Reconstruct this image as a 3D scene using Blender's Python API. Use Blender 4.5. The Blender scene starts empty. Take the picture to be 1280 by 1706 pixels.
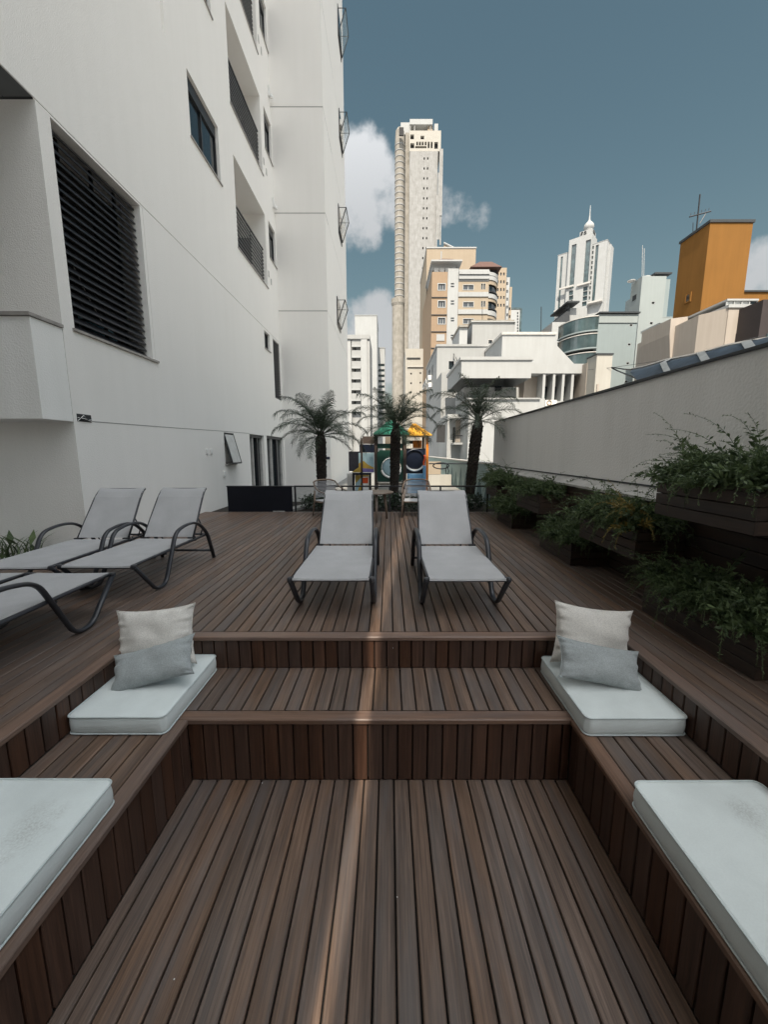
import bpy, bmesh, math, random
from mathutils import Vector, Matrix, noise as mnoise
random.seed(7)
SC = bpy.context.scene
COL = SC.collection
R = math.radians

# ------------------------------------------------------------------ camera
CAM_H = 1.30
FPX, PCX, PCY, VPY, IMW, IMH = 645.0, 648.0, 853.0, 753.0, 1280.0, 1706.0
PITCH = math.atan((PCY - VPY) / FPX)
cam_d = bpy.data.cameras.new('camera')
cam = bpy.data.objects.new('camera', cam_d)
COL.objects.link(cam)
cam.location = (0, 0, CAM_H)
cam.rotation_euler = (R(90) - PITCH, 0, 0)
cam_d.sensor_fit = 'VERTICAL'
cam_d.sensor_height = 24.0
cam_d.lens = FPX / IMH * 24.0
cam_d.shift_x = (640.0 - PCX) / IMH
cam_d.clip_start = 0.05
cam_d.clip_end = 4000
SC.camera = cam

# ------------------------------------------------------------------ light
SUN_EL, SUN_AZ = R(54), R(5.0)          # the sun stands behind the camera, slightly to its left
SDIR = Vector((-math.sin(SUN_AZ) * math.cos(SUN_EL), -math.cos(SUN_AZ) * math.cos(SUN_EL), math.sin(SUN_EL)))
sd = bpy.data.lights.new('sun', 'SUN')
sd.energy = 2.0
sd.angle = R(0.53)
sd.color = (1.0, 0.89, 0.74)
so = bpy.data.objects.new('sun', sd)
COL.objects.link(so)
so.rotation_euler = SDIR.to_track_quat('Z', 'Y').to_euler()
so.location = (-10, -60, 60)

SC.view_settings.view_transform = 'Standard'
SC.view_settings.look = 'None'
SC.view_settings.exposure = 1.97
SC.view_settings.gamma = 1.0
SC.render.engine = 'CYCLES'
SC.cycles.use_denoising = True
SC.cycles.max_bounces = 8
SC.cycles.transparent_max_bounces = 12


def pray(u, v):
    a = (u - PCX) / FPX
    b = (v - PCY) / FPX
    return Vector((a, math.cos(PITCH) - b * math.sin(PITCH), -(math.sin(PITCH) + b * math.cos(PITCH))))


def PY(u, v, Y):
    r = pray(u, v); t = Y / r.y
    return Vector((r.x * t, Y, CAM_H + r.z * t))


def PZ(u, v, z):
    r = pray(u, v); t = (z - CAM_H) / r.z
    return Vector((r.x * t, r.y * t, z))


def PX(u, v, X):
    r = pray(u, v); t = X / r.x
    return Vector((X, r.y * t, CAM_H + r.z * t))


# world: clear sky, a few cumulus in view, denser cloud added out of view
W = bpy.data.worlds.new('World')
SC.world = W
W.use_nodes = True
wn, wl = W.node_tree.nodes, W.node_tree.links
wn.clear()
w_out = wn.new('ShaderNodeOutputWorld')
w_sky = wn.new('ShaderNodeTexSky')
w_sky.sky_type = 'NISHITA'
w_sky.sun_disc = False
w_sky.sun_elevation = SUN_EL
w_sky.sun_rotation = R(180) + SUN_AZ
w_sky.air_density = 1.7
w_sky.dust_density = 1.7
w_sky.ozone_density = 1.0
w_hs = wn.new('ShaderNodeHueSaturation')
w_hs.inputs['Hue'].default_value = 0.468
w_hs.inputs['Saturation'].default_value = 0.94
w_hs.inputs['Value'].default_value = 0.355
w_bg = wn.new('ShaderNodeBackground')
w_bg.inputs['Strength'].default_value = 0.05
wl.new(w_sky.outputs[0], w_hs.inputs['Color'])
wl.new(w_hs.outputs[0], w_bg.inputs['Color'])
w_tc = wn.new('ShaderNodeTexCoord')
w_nz = wn.new('ShaderNodeTexNoise')
w_nz.inputs['Scale'].default_value = 11.0
w_nz.inputs['Detail'].default_value = 9.0
w_nz.inputs['Roughness'].default_value = 0.58
wl.new(w_tc.outputs['Generated'], w_nz.inputs['Vector'])


def wmath(op, a, b=None, c=None):
    n = wn.new('ShaderNodeMath'); n.operation = op
    for i, x in enumerate((a, b, c)):
        if x is None: continue
        if isinstance(x, (int, float)): n.inputs[i].default_value = x
        else: wl.new(x, n.inputs[i])
    return n.outputs[0]


def sphdir(az, el):
    return Vector((math.sin(R(az)) * math.cos(R(el)), math.cos(R(az)) * math.cos(R(el)), math.sin(R(el))))


blobs = [(pray(605, 285).normalized(), 5.6, 1.0), (pray(600, 350).normalized(), 5.6, 1.0), (pray(650, 335).normalized(), 5.0, .9),
         (pray(540, 330).normalized(), 7, .9), (pray(752, 345).normalized(), 3.4, .8), (pray(775, 342).normalized(), 2.6, .72), (pray(795, 362).normalized(), 2.4, .66),
         (pray(1275, 452).normalized(), 4.2, .95), (pray(1330, 460).normalized(), 6, 1.0),
         (pray(625, 545).normalized(), 6.0, 1.0), (pray(585, 550).normalized(), 5, .8), (pray(640, 615).normalized(), 6, 1.0)]
rb = random.Random(3)
for k in range(44):      # larger, denser clouds added out of view as fill light for the deck
    az = 68 + (k * 137.5) % 224
    blobs.append((sphdir(az, 6 + 78 * rb.random() ** 1.2), rb.uniform(10, 19), 1.0))
acc = None
for d, rad, wgt in blobs:
    vm = wn.new('ShaderNodeVectorMath'); vm.operation = 'DOT_PRODUCT'
    wl.new(w_tc.outputs['Generated'], vm.inputs[0]); vm.inputs[1].default_value = d
    mr = wn.new('ShaderNodeMapRange'); mr.interpolation_type = 'SMOOTHSTEP'
    mr.inputs['From Min'].default_value = math.cos(R(rad)); mr.inputs['From Max'].default_value = math.cos(R(rad * .25))
    mr.inputs['To Max'].default_value = wgt
    wl.new(vm.outputs['Value'], mr.inputs['Value'])
    acc = mr.outputs[0] if acc is None else wmath('MAXIMUM', acc, mr.outputs[0])
w_den = wmath('ADD', acc, wmath('MULTIPLY', wmath('SUBTRACT', w_nz.outputs['Fac'], 0.5), 2.1))
w_mr = wn.new('ShaderNodeMapRange'); w_mr.interpolation_type = 'SMOOTHSTEP'
w_mr.inputs['From Min'].default_value = 0.42; w_mr.inputs['From Max'].default_value = 0.98
w_mr.inputs['To Max'].default_value = 0.9
wl.new(w_den, w_mr.inputs['Value'])
w_cmask = wmath('MULTIPLY', w_mr.outputs[0], wmath('GREATER_THAN', acc, 0.001))
w_cl = wn.new('ShaderNodeBackground')
w_cl.inputs['Color'].default_value = (0.93, 0.95, 0.97, 1)
w_cl.inputs['Strength'].default_value = 0.17
# cloud is brighter the nearer it stands to the sun
w_sd = wn.new('ShaderNodeVectorMath'); w_sd.operation = 'DOT_PRODUCT'
wl.new(w_tc.outputs['Generated'], w_sd.inputs[0]); w_sd.inputs[1].default_value = SDIR
w_ph = wn.new('ShaderNodeMapRange'); w_ph.interpolation_type = 'SMOOTHSTEP'
w_ph.inputs['From Min'].default_value = -.25; w_ph.inputs['From Max'].default_value = 1.0
w_ph.inputs['To Min'].default_value = .16; w_ph.inputs['To Max'].default_value = .16 * 5.5
wl.new(w_sd.outputs['Value'], w_ph.inputs['Value']); wl.new(w_ph.outputs[0], w_cl.inputs['Strength'])
w_mix = wn.new('ShaderNodeMixShader')
wl.new(w_cmask, w_mix.inputs[0]); wl.new(w_bg.outputs[0], w_mix.inputs[1]); wl.new(w_cl.outputs[0], w_mix.inputs[2])
wl.new(w_mix.outputs[0], w_out.inputs['Surface'])


# ------------------------------------------------------------------ materials
def new_mat(name):
    m = bpy.data.materials.new(name); m.use_nodes = True
    return m, m.node_tree.nodes, m.node_tree.links, m.node_tree.nodes['Principled BSDF']


def plain(name, col, rough=.6, metal=0., spec=.5, var=.06, scale=6., bump=0., bscale=40., coat=0.):
    """colour with faint uneven dirt and fine relief"""
    m, n, l, b = new_mat(name)
    b.inputs['Roughness'].default_value = rough
    b.inputs['Metallic'].default_value = metal
    b.inputs['Specular IOR Level'].default_value = spec
    b.inputs['Coat Weight'].default_value = coat
    tc = n.new('ShaderNodeTexCoord')
    nz = n.new('ShaderNodeTexNoise'); nz.inputs['Scale'].default_value = scale; nz.inputs['Detail'].default_value = 6
    l.new(tc.outputs['Object'], nz.inputs['Vector'])
    rp = n.new('ShaderNodeValToRGB')
    c0 = tuple(max(0, c * (1 - var * 1.6)) for c in col) + (1,); c1 = tuple(min(1, c * (1 + var)) for c in col) + (1,)
    rp.color_ramp.elements[0].position = .3; rp.color_ramp.elements[0].color = c0
    rp.color_ramp.elements[1].position = .7; rp.color_ramp.elements[1].color = c1
    l.new(nz.outputs['Fac'], rp.inputs[0]); l.new(rp.outputs[0], b.inputs['Base Color'])
    if bump:
        bz = n.new('ShaderNodeTexNoise'); bz.inputs['Scale'].default_value = bscale; bz.inputs['Detail'].default_value = 4
        l.new(tc.outputs['Object'], bz.inputs['Vector'])
        bp = n.new('ShaderNodeBump'); bp.inputs['Strength'].default_value = bump; bp.inputs['Distance'].default_value = .02
        l.new(bz.outputs['Fac'], bp.inputs['Height']); l.new(bp.outputs[0], b.inputs['Normal'])
    return m


def stucco(name, col, bump=.35, streak=.12, bscale=55.):
    """render with grain, and rain streaks that run down the wall"""
    m, n, l, b = new_mat(name)
    b.inputs['Roughness'].default_value = .85; b.inputs['Specular IOR Level'].default_value = .25
    tc = n.new('ShaderNodeTexCoord')
    mp = n.new('ShaderNodeMapping'); mp.inputs['Scale'].default_value = (3.0, 3.0, .22)
    l.new(tc.outputs['Object'], mp.inputs['Vector'])
    nz = n.new('ShaderNodeTexNoise'); nz.inputs['Scale'].default_value = 1.6; nz.inputs['Detail'].default_value = 7; nz.inputs['Roughness'].default_value = .6
    l.new(mp.outputs[0], nz.inputs['Vector'])
    n2 = n.new('ShaderNodeTexNoise'); n2.inputs['Scale'].default_value = .7; n2.inputs['Detail'].default_value = 5
    l.new(tc.outputs['Object'], n2.inputs['Vector'])
    ad = n.new('ShaderNodeMath'); ad.operation = 'MULTIPLY_ADD'; ad.inputs[1].default_value = .6
    l.new(nz.outputs['Fac'], ad.inputs[0])
    mu = n.new('ShaderNodeMath'); mu.operation = 'MULTIPLY'; mu.inputs[1].default_value = .4
    l.new(n2.outputs['Fac'], mu.inputs[0]); l.new(mu.outputs[0], ad.inputs[2])
    rp = n.new('ShaderNodeValToRGB')
    rp.color_ramp.elements[0].position = .34; rp.color_ramp.elements[0].color = (col[0] * (1 - streak), col[1] * (1 - streak * 1.02), col[2] * (1 - streak * 1.1), 1)
    rp.color_ramp.elements[1].position = .6; rp.color_ramp.elements[1].color = tuple(col) + (1,)
    l.new(ad.outputs[0], rp.inputs[0]); l.new(rp.outputs[0], b.inputs['Base Color'])
    bz = n.new('ShaderNodeTexNoise'); bz.inputs['Scale'].default_value = bscale; bz.inputs['Detail'].default_value = 3
    l.new(tc.outputs['Object'], bz.inputs['Vector'])
    bp = n.new('ShaderNodeBump'); bp.inputs['Strength'].default_value = bump; bp.inputs['Distance'].default_value = .012
    l.new(bz.outputs['Fac'], bp.inputs['Height']); l.new(bp.outputs[0], b.inputs['Normal'])
    return m


def wood(name, axis, dark, mid, light, grey, rough=.5, greyamt=.65, vmin=.84, vmax=1.12):
    """decking timber: grain along one axis, each board its own tone, weathered grey streaks"""
    m, n, l, b = new_mat(name)
    tc = n.new('ShaderNodeTexCoord'); oi = n.new('ShaderNodeObjectInfo')
    off = n.new('ShaderNodeVectorMath'); off.operation = 'SCALE'; off.inputs[0].default_value = (37, 53, 71)
    l.new(oi.outputs['Random'], off.inputs['Scale'])
    ad = n.new('ShaderNodeVectorMath'); ad.operation = 'ADD'
    l.new(tc.outputs['Object'], ad.inputs[0]); l.new(off.outputs[0], ad.inputs[1])

    def nse(sx, sl, detail, dist=0.):
        mp = n.new('ShaderNodeMapping')
        s = [sx, sx, sx]; s[axis] = sl
        mp.inputs['Scale'].default_value = s
        l.new(ad.outputs[0], mp.inputs['Vector'])
        z = n.new('ShaderNodeTexNoise'); z.inputs['Scale'].default_value = 1; z.inputs['Detail'].default_value = detail
        z.inputs['Roughness'].default_value = .62; z.inputs['Distortion'].default_value = dist
        l.new(mp.outputs[0], z.inputs['Vector'])
        return z.outputs['Fac']
    g1 = nse(120, 3.0, 7, .5)
    g2 = nse(16, .9, 4, .8)
    g3 = nse(9, 1.1, 4, .3)
    rp = n.new('ShaderNodeValToRGB')
    e = rp.color_ramp.elements
    e[0].position = .33; e[0].color = dark + (1,); e[1].position = .70; e[1].color = light + (1,)
    q = e.new(.5); q.color = mid + (1,)
    mx = n.new('ShaderNodeMath'); mx.operation = 'MULTIPLY_ADD'; mx.inputs[1].default_value = .55
    l.new(g1, mx.inputs[0])
    mu = n.new('ShaderNodeMath'); mu.operation = 'MULTIPLY'; mu.inputs[1].default_value = .45
    l.new(g2, mu.inputs[0]); l.new(mu.outputs[0], mx.inputs[2])
    l.new(mx.outputs[0], rp.inputs[0])
    gm = n.new('ShaderNodeMapRange'); gm.inputs['From Min'].default_value = .44; gm.inputs['From Max'].default_value = .68
    gm.inputs['To Max'].default_value = greyamt
    l.new(g3, gm.inputs['Value'])
    gx = n.new('ShaderNodeMix'); gx.data_type = 'RGBA'
    l.new(gm.outputs[0], gx.inputs['Factor']); l.new(rp.outputs[0], gx.inputs['A']); gx.inputs['B'].default_value = grey + (1,)
    hv = n.new('ShaderNodeHueSaturation')
    vr = n.new('ShaderNodeMapRange'); vr.inputs['To Min'].default_value = vmin; vr.inputs['To Max'].default_value = vmax
    l.new(oi.outputs['Random'], vr.inputs['Value']); l.new(vr.outputs[0], hv.inputs['Value'])
    wnx = n.new('ShaderNodeTexWhiteNoise'); wnx.noise_dimensions = '1D'; l.new(oi.outputs['Random'], wnx.inputs['W'])
    sr = n.new('ShaderNodeMapRange'); sr.inputs['To Min'].default_value = .8; sr.inputs['To Max'].default_value = 1.12
    l.new(wnx.outputs['Value'], sr.inputs['Value']); l.new(sr.outputs[0], hv.inputs['Saturation'])
    l.new(gx.outputs['Result'], hv.inputs['Color']); l.new(hv.outputs[0], b.inputs['Base Color'])
    rr = n.new('ShaderNodeMapRange'); rr.inputs['To Min'].default_value = rough - .1; rr.inputs['To Max'].default_value = rough + .16
    l.new(g1, rr.inputs['Value']); l.new(rr.outputs[0], b.inputs['Roughness'])
    bp = n.new('ShaderNodeBump'); bp.inputs['Strength'].default_value = .35; bp.inputs['Distance'].default_value = .003
    l.new(g1, bp.inputs['Height']); l.new(bp.outputs[0], b.inputs['Normal'])
    return m


def fabric(name, col, weave=260., rough=.9, stain=None, bump=.4, alpha=1., var=.08):
    m, n, l, b = new_mat(name)
    b.inputs['Roughness'].default_value = rough; b.inputs['Specular IOR Level'].default_value = .2
    b.inputs['Sheen Weight'].default_value = .15
    tc = n.new('ShaderNodeTexCoord')
    nz = n.new('ShaderNodeTexNoise'); nz.inputs['Scale'].default_value = 180; nz.inputs['Detail'].default_value = 3
    l.new(tc.outputs['Object'], nz.inputs['Vector'])
    rp = n.new('ShaderNodeValToRGB')
    rp.color_ramp.elements[0].position = .35; rp.color_ramp.elements[0].color = tuple(c * (1 - var) for c in col) + (1,)
    rp.color_ramp.elements[1].position = .65; rp.color_ramp.elements[1].color = tuple(min(1, c * (1 + var)) for c in col) + (1,)
    l.new(nz.outputs['Fac'], rp.inputs[0])
    lz = n.new('ShaderNodeTexNoise'); lz.inputs['Scale'].default_value = 4.5; lz.inputs['Detail'].default_value = 6; l.new(tc.outputs['Object'], lz.inputs['Vector'])
    lr_ = n.new('ShaderNodeMapRange'); lr_.inputs['From Min'].default_value = .3; lr_.inputs['From Max'].default_value = .7; lr_.inputs['To Min'].default_value = .90; lr_.inputs['To Max'].default_value = 1.04
    l.new(lz.outputs['Fac'], lr_.inputs['Value'])
    hv = n.new('ShaderNodeHueSaturation'); l.new(rp.outputs[0], hv.inputs['Color']); l.new(lr_.outputs[0], hv.inputs['Value'])
    out = hv.outputs[0]
    if stain:
        sz = n.new('ShaderNodeTexNoise'); sz.inputs['Scale'].default_value = 3.2; sz.inputs['Detail'].default_value = 10; sz.inputs['Roughness'].default_value = .72
        l.new(tc.outputs['Object'], sz.inputs['Vector'])
        mp = n.new('ShaderNodeMapping'); mp.inputs['Location'].default_value = stain[0]; mp.inputs['Scale'].default_value = stain[1]
        l.new(tc.outputs['Object'], mp.inputs['Vector'])
        ln = n.new('ShaderNodeVectorMath'); ln.operation = 'LENGTH'; l.new(mp.outputs[0], ln.inputs[0])
        s1 = n.new('ShaderNodeMath'); s1.operation = 'SUBTRACT'; s1.inputs[0].default_value = 1.15; l.new(ln.outputs['Value'], s1.inputs[1])
        s2 = n.new('ShaderNodeMath'); s2.operation = 'MULTIPLY_ADD'; s2.inputs[1].default_value = .30; l.new(s1.outputs[0], s2.inputs[0]); l.new(sz.outputs['Fac'], s2.inputs[2])
        mr = n.new('ShaderNodeMapRange'); mr.inputs['From Min'].default_value = .74; mr.inputs['From Max'].default_value = .98; mr.inputs['To Max'].default_value = .5
        l.new(s2.outputs[0], mr.inputs['Value'])
        fz = n.new('ShaderNodeTexNoise'); fz.inputs['Scale'].default_value = 130; fz.inputs['Detail'].default_value = 4; l.new(tc.outputs['Object'], fz.inputs['Vector'])
        fr = n.new('ShaderNodeMapRange'); fr.inputs['From Min'].default_value = .30; fr.inputs['From Max'].default_value = .62
        l.new(fz.outputs['Fac'], fr.inputs['Value'])
        fm = n.new('ShaderNodeMath'); fm.operation = 'MULTIPLY'; l.new(mr.outputs[0], fm.inputs[0]); l.new(fr.outputs[0], fm.inputs[1])
        mx = n.new('ShaderNodeMix'); mx.data_type = 'RGBA'; l.new(fm.outputs[0], mx.inputs['Factor']); l.new(out, mx.inputs['A'])
        mx.inputs['B'].default_value = (.20, .19, .17, 1)
        out = mx.outputs['Result']
    l.new(out, b.inputs['Base Color'])
    w1 = n.new('ShaderNodeTexWave'); w1.inputs['Scale'].default_value = weave; w1.bands_direction = 'X'
    w2 = n.new('ShaderNodeTexWave'); w2.inputs['Scale'].default_value = weave; w2.bands_direction = 'Y'
    l.new(tc.outputs['Object'], w1.inputs['Vector']); l.new(tc.outputs['Object'], w2.inputs['Vector'])
    aw = n.new('ShaderNodeMath'); aw.operation = 'ADD'; l.new(w1.outputs['Fac'], aw.inputs[0]); l.new(w2.outputs['Fac'], aw.inputs[1])
    bp = n.new('ShaderNodeBump'); bp.inputs['Strength'].default_value = bump; bp.inputs['Distance'].default_value = .0015
    l.new(aw.outputs[0], bp.inputs['Height']); l.new(bp.outputs[0], b.inputs['Normal'])
    b.inputs['Alpha'].default_value = alpha
    return m


def leafmat(name, dark, light, rough=.5, trans=.25):
    m, n, l, b = new_mat(name)
    tc = n.new('ShaderNodeTexCoord')
    nz = n.new('ShaderNodeTexNoise'); nz.inputs['Scale'].default_value = 9; nz.inputs['Detail'].default_value = 5
    l.new(tc.outputs['Object'], nz.inputs['Vector'])
    g = n.new('ShaderNodeNewGeometry')
    ad = n.new('ShaderNodeMath'); ad.operation = 'MULTIPLY_ADD'; ad.inputs[1].default_value = .5
    l.new(g.outputs['Random Per Island'], ad.inputs[0])
    mu = n.new('ShaderNodeMath'); mu.operation = 'MULTIPLY'; mu.inputs[1].default_value = .5
    l.new(nz.outputs['Fac'], mu.inputs[0]); l.new(mu.outputs[0], ad.inputs[2])
    rp = n.new('ShaderNodeValToRGB')
    rp.color_ramp.elements[0].position = .2; rp.color_ramp.elements[0].color = dark + (1,)
    rp.color_ramp.elements[1].position = .85; rp.color_ramp.elements[1].color = light + (1,)
    l.new(ad.outputs[0], rp.inputs[0]); l.new(rp.outputs[0], b.inputs['Base Color'])
    b.inputs['Roughness'].default_value = rough
    tr = n.new('ShaderNodeBsdfTranslucent'); l.new(rp.outputs[0], tr.inputs['Color'])
    mx = n.new('ShaderNodeMixShader'); mx.inputs[0].default_value = trans
    out = n['Material Output']
    l.new(b.outputs[0], mx.inputs[1]); l.new(tr.outputs[0], mx.inputs[2]); l.new(mx.outputs[0], out.inputs['Surface'])
    return m


M = {}
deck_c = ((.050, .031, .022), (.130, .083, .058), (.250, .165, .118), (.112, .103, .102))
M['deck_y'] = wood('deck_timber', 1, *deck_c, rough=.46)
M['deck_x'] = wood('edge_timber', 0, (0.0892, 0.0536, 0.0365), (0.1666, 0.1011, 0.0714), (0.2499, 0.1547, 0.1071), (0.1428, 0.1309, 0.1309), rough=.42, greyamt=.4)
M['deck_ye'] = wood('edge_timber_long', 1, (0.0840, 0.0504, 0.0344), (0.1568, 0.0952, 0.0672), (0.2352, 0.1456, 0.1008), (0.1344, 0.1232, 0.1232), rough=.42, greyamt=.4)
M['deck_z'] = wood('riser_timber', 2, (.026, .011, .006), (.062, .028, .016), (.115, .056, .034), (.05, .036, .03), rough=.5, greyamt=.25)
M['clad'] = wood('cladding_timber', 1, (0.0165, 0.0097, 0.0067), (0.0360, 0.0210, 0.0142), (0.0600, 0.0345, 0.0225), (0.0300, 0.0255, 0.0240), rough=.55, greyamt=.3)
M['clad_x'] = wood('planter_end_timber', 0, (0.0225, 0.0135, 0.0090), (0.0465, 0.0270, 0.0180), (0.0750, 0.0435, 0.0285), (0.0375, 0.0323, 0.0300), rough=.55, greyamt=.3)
M['teak'] = wood('furniture_teak', 2, (.09, .062, .044), (.17, .122, .088), (.25, .185, .135), (.21, .19, .17), rough=.5, greyamt=.6)
M['subframe'] = plain('deck_subframe', (.010, .009, .008), .9)
M['white'] = stucco('white_render', (0.860, 0.842, 0.808), streak=.03, bump=.55, bscale=70.)
M['whiteb'] = stucco('balcony_render', (0.850, 0.845, 0.820), streak=.06)
M['grey_wall'] = stucco('rough_grey_render', (0.860, 0.850, 0.830), bump=.6, streak=.08, bscale=42)
M['coping'] = plain('pale_coping', (.48, .47, .45), .5, var=.12)
M['groove'] = plain('joint_shadow_gap', (.25, .25, .24), .9)
M['stone_sill'] = plain('grey_stone_sill', (.33, .31, .29), .5, var=.15)
M['dark_metal'] = plain('charcoal_metal', (.022, .023, .026), .38, spec=.5, var=.12)
M['lounge_frame'] = plain('lounger_charcoal_paint', (.030, .032, .038), .36, spec=.5, var=.1, bump=.05, bscale=300)
M['black_panel'] = plain('black_panel', (.006, .007, .012), .55, spec=.2, var=.1)
M['clear'] = plain('clear_sash_glass', (.45, .5, .5), .05, spec=.8)
M['clear'].node_tree.nodes['Principled BSDF'].inputs['Alpha'].default_value = .22
M['glass'] = plain('window_glass', (.012, .018, .022), .05, spec=.8, var=.1)
M['glass_teal'] = plain('teal_curtain_glass', (0.055, 0.085, 0.090), .12, spec=.8, var=.35, scale=.6)
M['frost'] = plain('frosted_glass', (.52, .53, .52), .3, var=.1)
M['soffit'] = plain('dark_soffit_panel', (.13, .14, .145), .6)
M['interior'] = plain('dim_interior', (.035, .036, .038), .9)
M['plastic_white'] = plain('white_plastic', (.78, .78, .76), .4)
M['sling'] = fabric('lounger_mesh_sling', (0.540, 0.540, 0.547), weave=330, alpha=.8, var=.05)
M['sling_hem'] = fabric('lounger_sling_hem', (.30, .30, .31), weave=330, var=.05)
M['cushion'] = fabric('pale_mint_canvas', (0.690, 0.745, 0.735), weave=200, bump=.2, var=.02)
M['cushion_l'] = fabric('pale_mint_canvas_soiled', (0.690, 0.745, 0.735), weave=200, bump=.2, var=.02, stain=((-.55, -1.65, 0), (5.0, 4.2, 0)))
M['cushion_r'] = fabric('pale_mint_canvas_worn', (0.690, 0.745, 0.735), weave=200, bump=.2, var=.02, stain=((-.35, -2.0, 0), (4.2, 4.4, 0)))
M['piping'] = fabric('seam_piping', (0.550, 0.610, 0.610), weave=200, bump=.2, var=.04)
M['pillow_beige'] = fabric('beige_linen', (0.820, 0.790, 0.735), weave=240, bump=.6, var=.13)
M['pillow_grey'] = fabric('slate_linen', (0.420, 0.455, 0.460), weave=240, bump=.6, var=.16)
M['fern'] = leafmat('fern_leaf', (.026, .050, .021), (.15, .205, .085), trans=.3)
M['fern_dry'] = leafmat('yellowing_fern_leaf', (.16, .12, .03), (.34, .26, .07), trans=.3)
M['palm'] = leafmat('palm_leaflet', (.016, .030, .018), (.075, .100, .060), rough=.45, trans=.2)
M['palm_trunk'] = plain('palm_bark', (0.026, 0.019, 0.014), .95, var=.5, scale=30, bump=.8, bscale=60)
M['cover'] = leafmat('ground_cover_leaf', (.012, .024, .014), (.05, .075, .045), rough=.35, trans=.15)
M['soil'] = plain('dark_soil', (.020, .016, .012), .95, var=.3, scale=20, bump=.8, bscale=30)
M['concrete'] = plain('grey_concrete', (.30, .30, .29), .85, var=.15, bump=.3)
M['asphalt'] = plain('street_ground', (0.312, 0.312, 0.312), .9, var=.2, scale=.4)
M['paving'] = plain('play_area_floor', (.22, .22, .21), .85, var=.15)
M['lt_white'] = stucco('white_facade', (0.375, 0.388, 0.392), bump=.15, streak=.10, bscale=8)
M['lt_cream'] = stucco('cream_facade', (0.400, 0.388, 0.355), bump=.15, streak=.12, bscale=8)
M['lt_grey'] = stucco('pale_grey_facade', (0.335, 0.345, 0.347), bump=.15, streak=.12, bscale=8)
M['raw_grey'] = stucco('unpainted_tower_render', (0.315, 0.318, 0.318), bump=.6, streak=.32, bscale=3)
M['raw_beige'] = stucco('bare_block_work', (0.300, 0.285, 0.258), bump=.6, streak=.42, bscale=3)
M['tan'] = stucco('tan_facade', (0.299, 0.219, 0.151), bump=.15, streak=.10, bscale=8)
M['tan_light'] = stucco('sand_facade', (0.337, 0.281, 0.214), bump=.15, streak=.08, bscale=8)
M['blue_grey'] = stucco('blue_grey_facade', (0.240, 0.285, 0.295), bump=.12, streak=.08, bscale=8)
M['blue_pale'] = stucco('pale_blue_facade', (0.285, 0.320, 0.322), bump=.12, streak=.06, bscale=8)
M['orange'] = stucco('ochre_orange_facade', (0.202, 0.094, 0.020), bump=.15, streak=.14, bscale=8)
M['beige'] = stucco('beige_facade', (0.376, 0.335, 0.295), bump=.12, streak=.10, bscale=8)
M['brown_dark'] = plain('dark_brown_facade', (.030, .022, .022), .7)
M['roof_red'] = plain('red_roof_tile', (.10, .052, .04), .8, var=.25, scale=12)
M['tarp'] = plain('blue_grey_roof_sheet', (.055, .075, .10), .6, var=.25, scale=5, bump=.3, bscale=14)
M['strap'] = plain('pale_roof_patch', (.42, .43, .42), .7, var=.15)
M['dark_gap'] = plain('dark_trim', (.03, .035, .04), .7)
M['teal_paint'] = plain('teal_wall_paint', (0.300, 0.400, 0.390), .7, var=.05)
M['teal_dark'] = plain('dark_teal_mural_paint', (0.085, 0.150, 0.160), .7, var=.08)
M['play_brown'] = plain('brown_recycled_post', (.035, .022, .016), .6)
M['play_green'] = plain('green_plastic', (0.007, 0.047, 0.033), .4)
M['play_greenroof'] = plain('green_roof_plastic', (0.012, 0.096, 0.063), .4)
M['play_yellow'] = plain('yellow_roof_plastic', (.62, .32, .03), .45, var=.15, scale=14)
M['play_orange'] = plain('orange_plastic', (.68, .21, .02), .4)
M['play_red'] = plain('red_orange_plastic', (.62, .08, .015), .4)
M['play_navy'] = plain('navy_plastic', (0.004, 0.008, 0.021), .35)
M['play_blue'] = plain('light_blue_plastic', (0.128, 0.288, 0.464), .35)
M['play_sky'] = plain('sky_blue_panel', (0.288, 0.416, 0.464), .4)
M['play_ochre'] = plain('ochre_panel_paint', (0.400, 0.264, 0.048), .5)
M['play_white'] = plain('white_play_plastic', (.75, .74, .70), .35)
M['play_purple'] = plain('purple_panel_paint', (.16, .13, .33), .5)
M['hose'] = plain('pale_blue_hose', (.26, .47, .58), .4)
M['sign'] = plain('dark_sign_plate', (.02, .025, .05), .4)


# ------------------------------------------------------------------ geometry helpers
ORIG = {}


def link(o, parent=None):
    COL.objects.link(o)
    if parent is not None:
        o.parent = parent
    return o


def tag(o, label=None, cat=None, group=None, kind=None):
    if label: o['label'] = label
    if cat: o['category'] = cat
    if group: o['group'] = group
    if kind: o['kind'] = kind
    return o


def thing(name, label, cat, loc=(0, 0, 0), rz=0., group=None):
    o = bpy.data.objects.new(name, None)
    o.empty_display_size = .1
    o.location = loc; o.rotation_euler = (0, 0, rz)
    link(o); tag(o, label, cat, group)
    ORIG[o.name] = Vector(loc)
    return o


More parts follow.
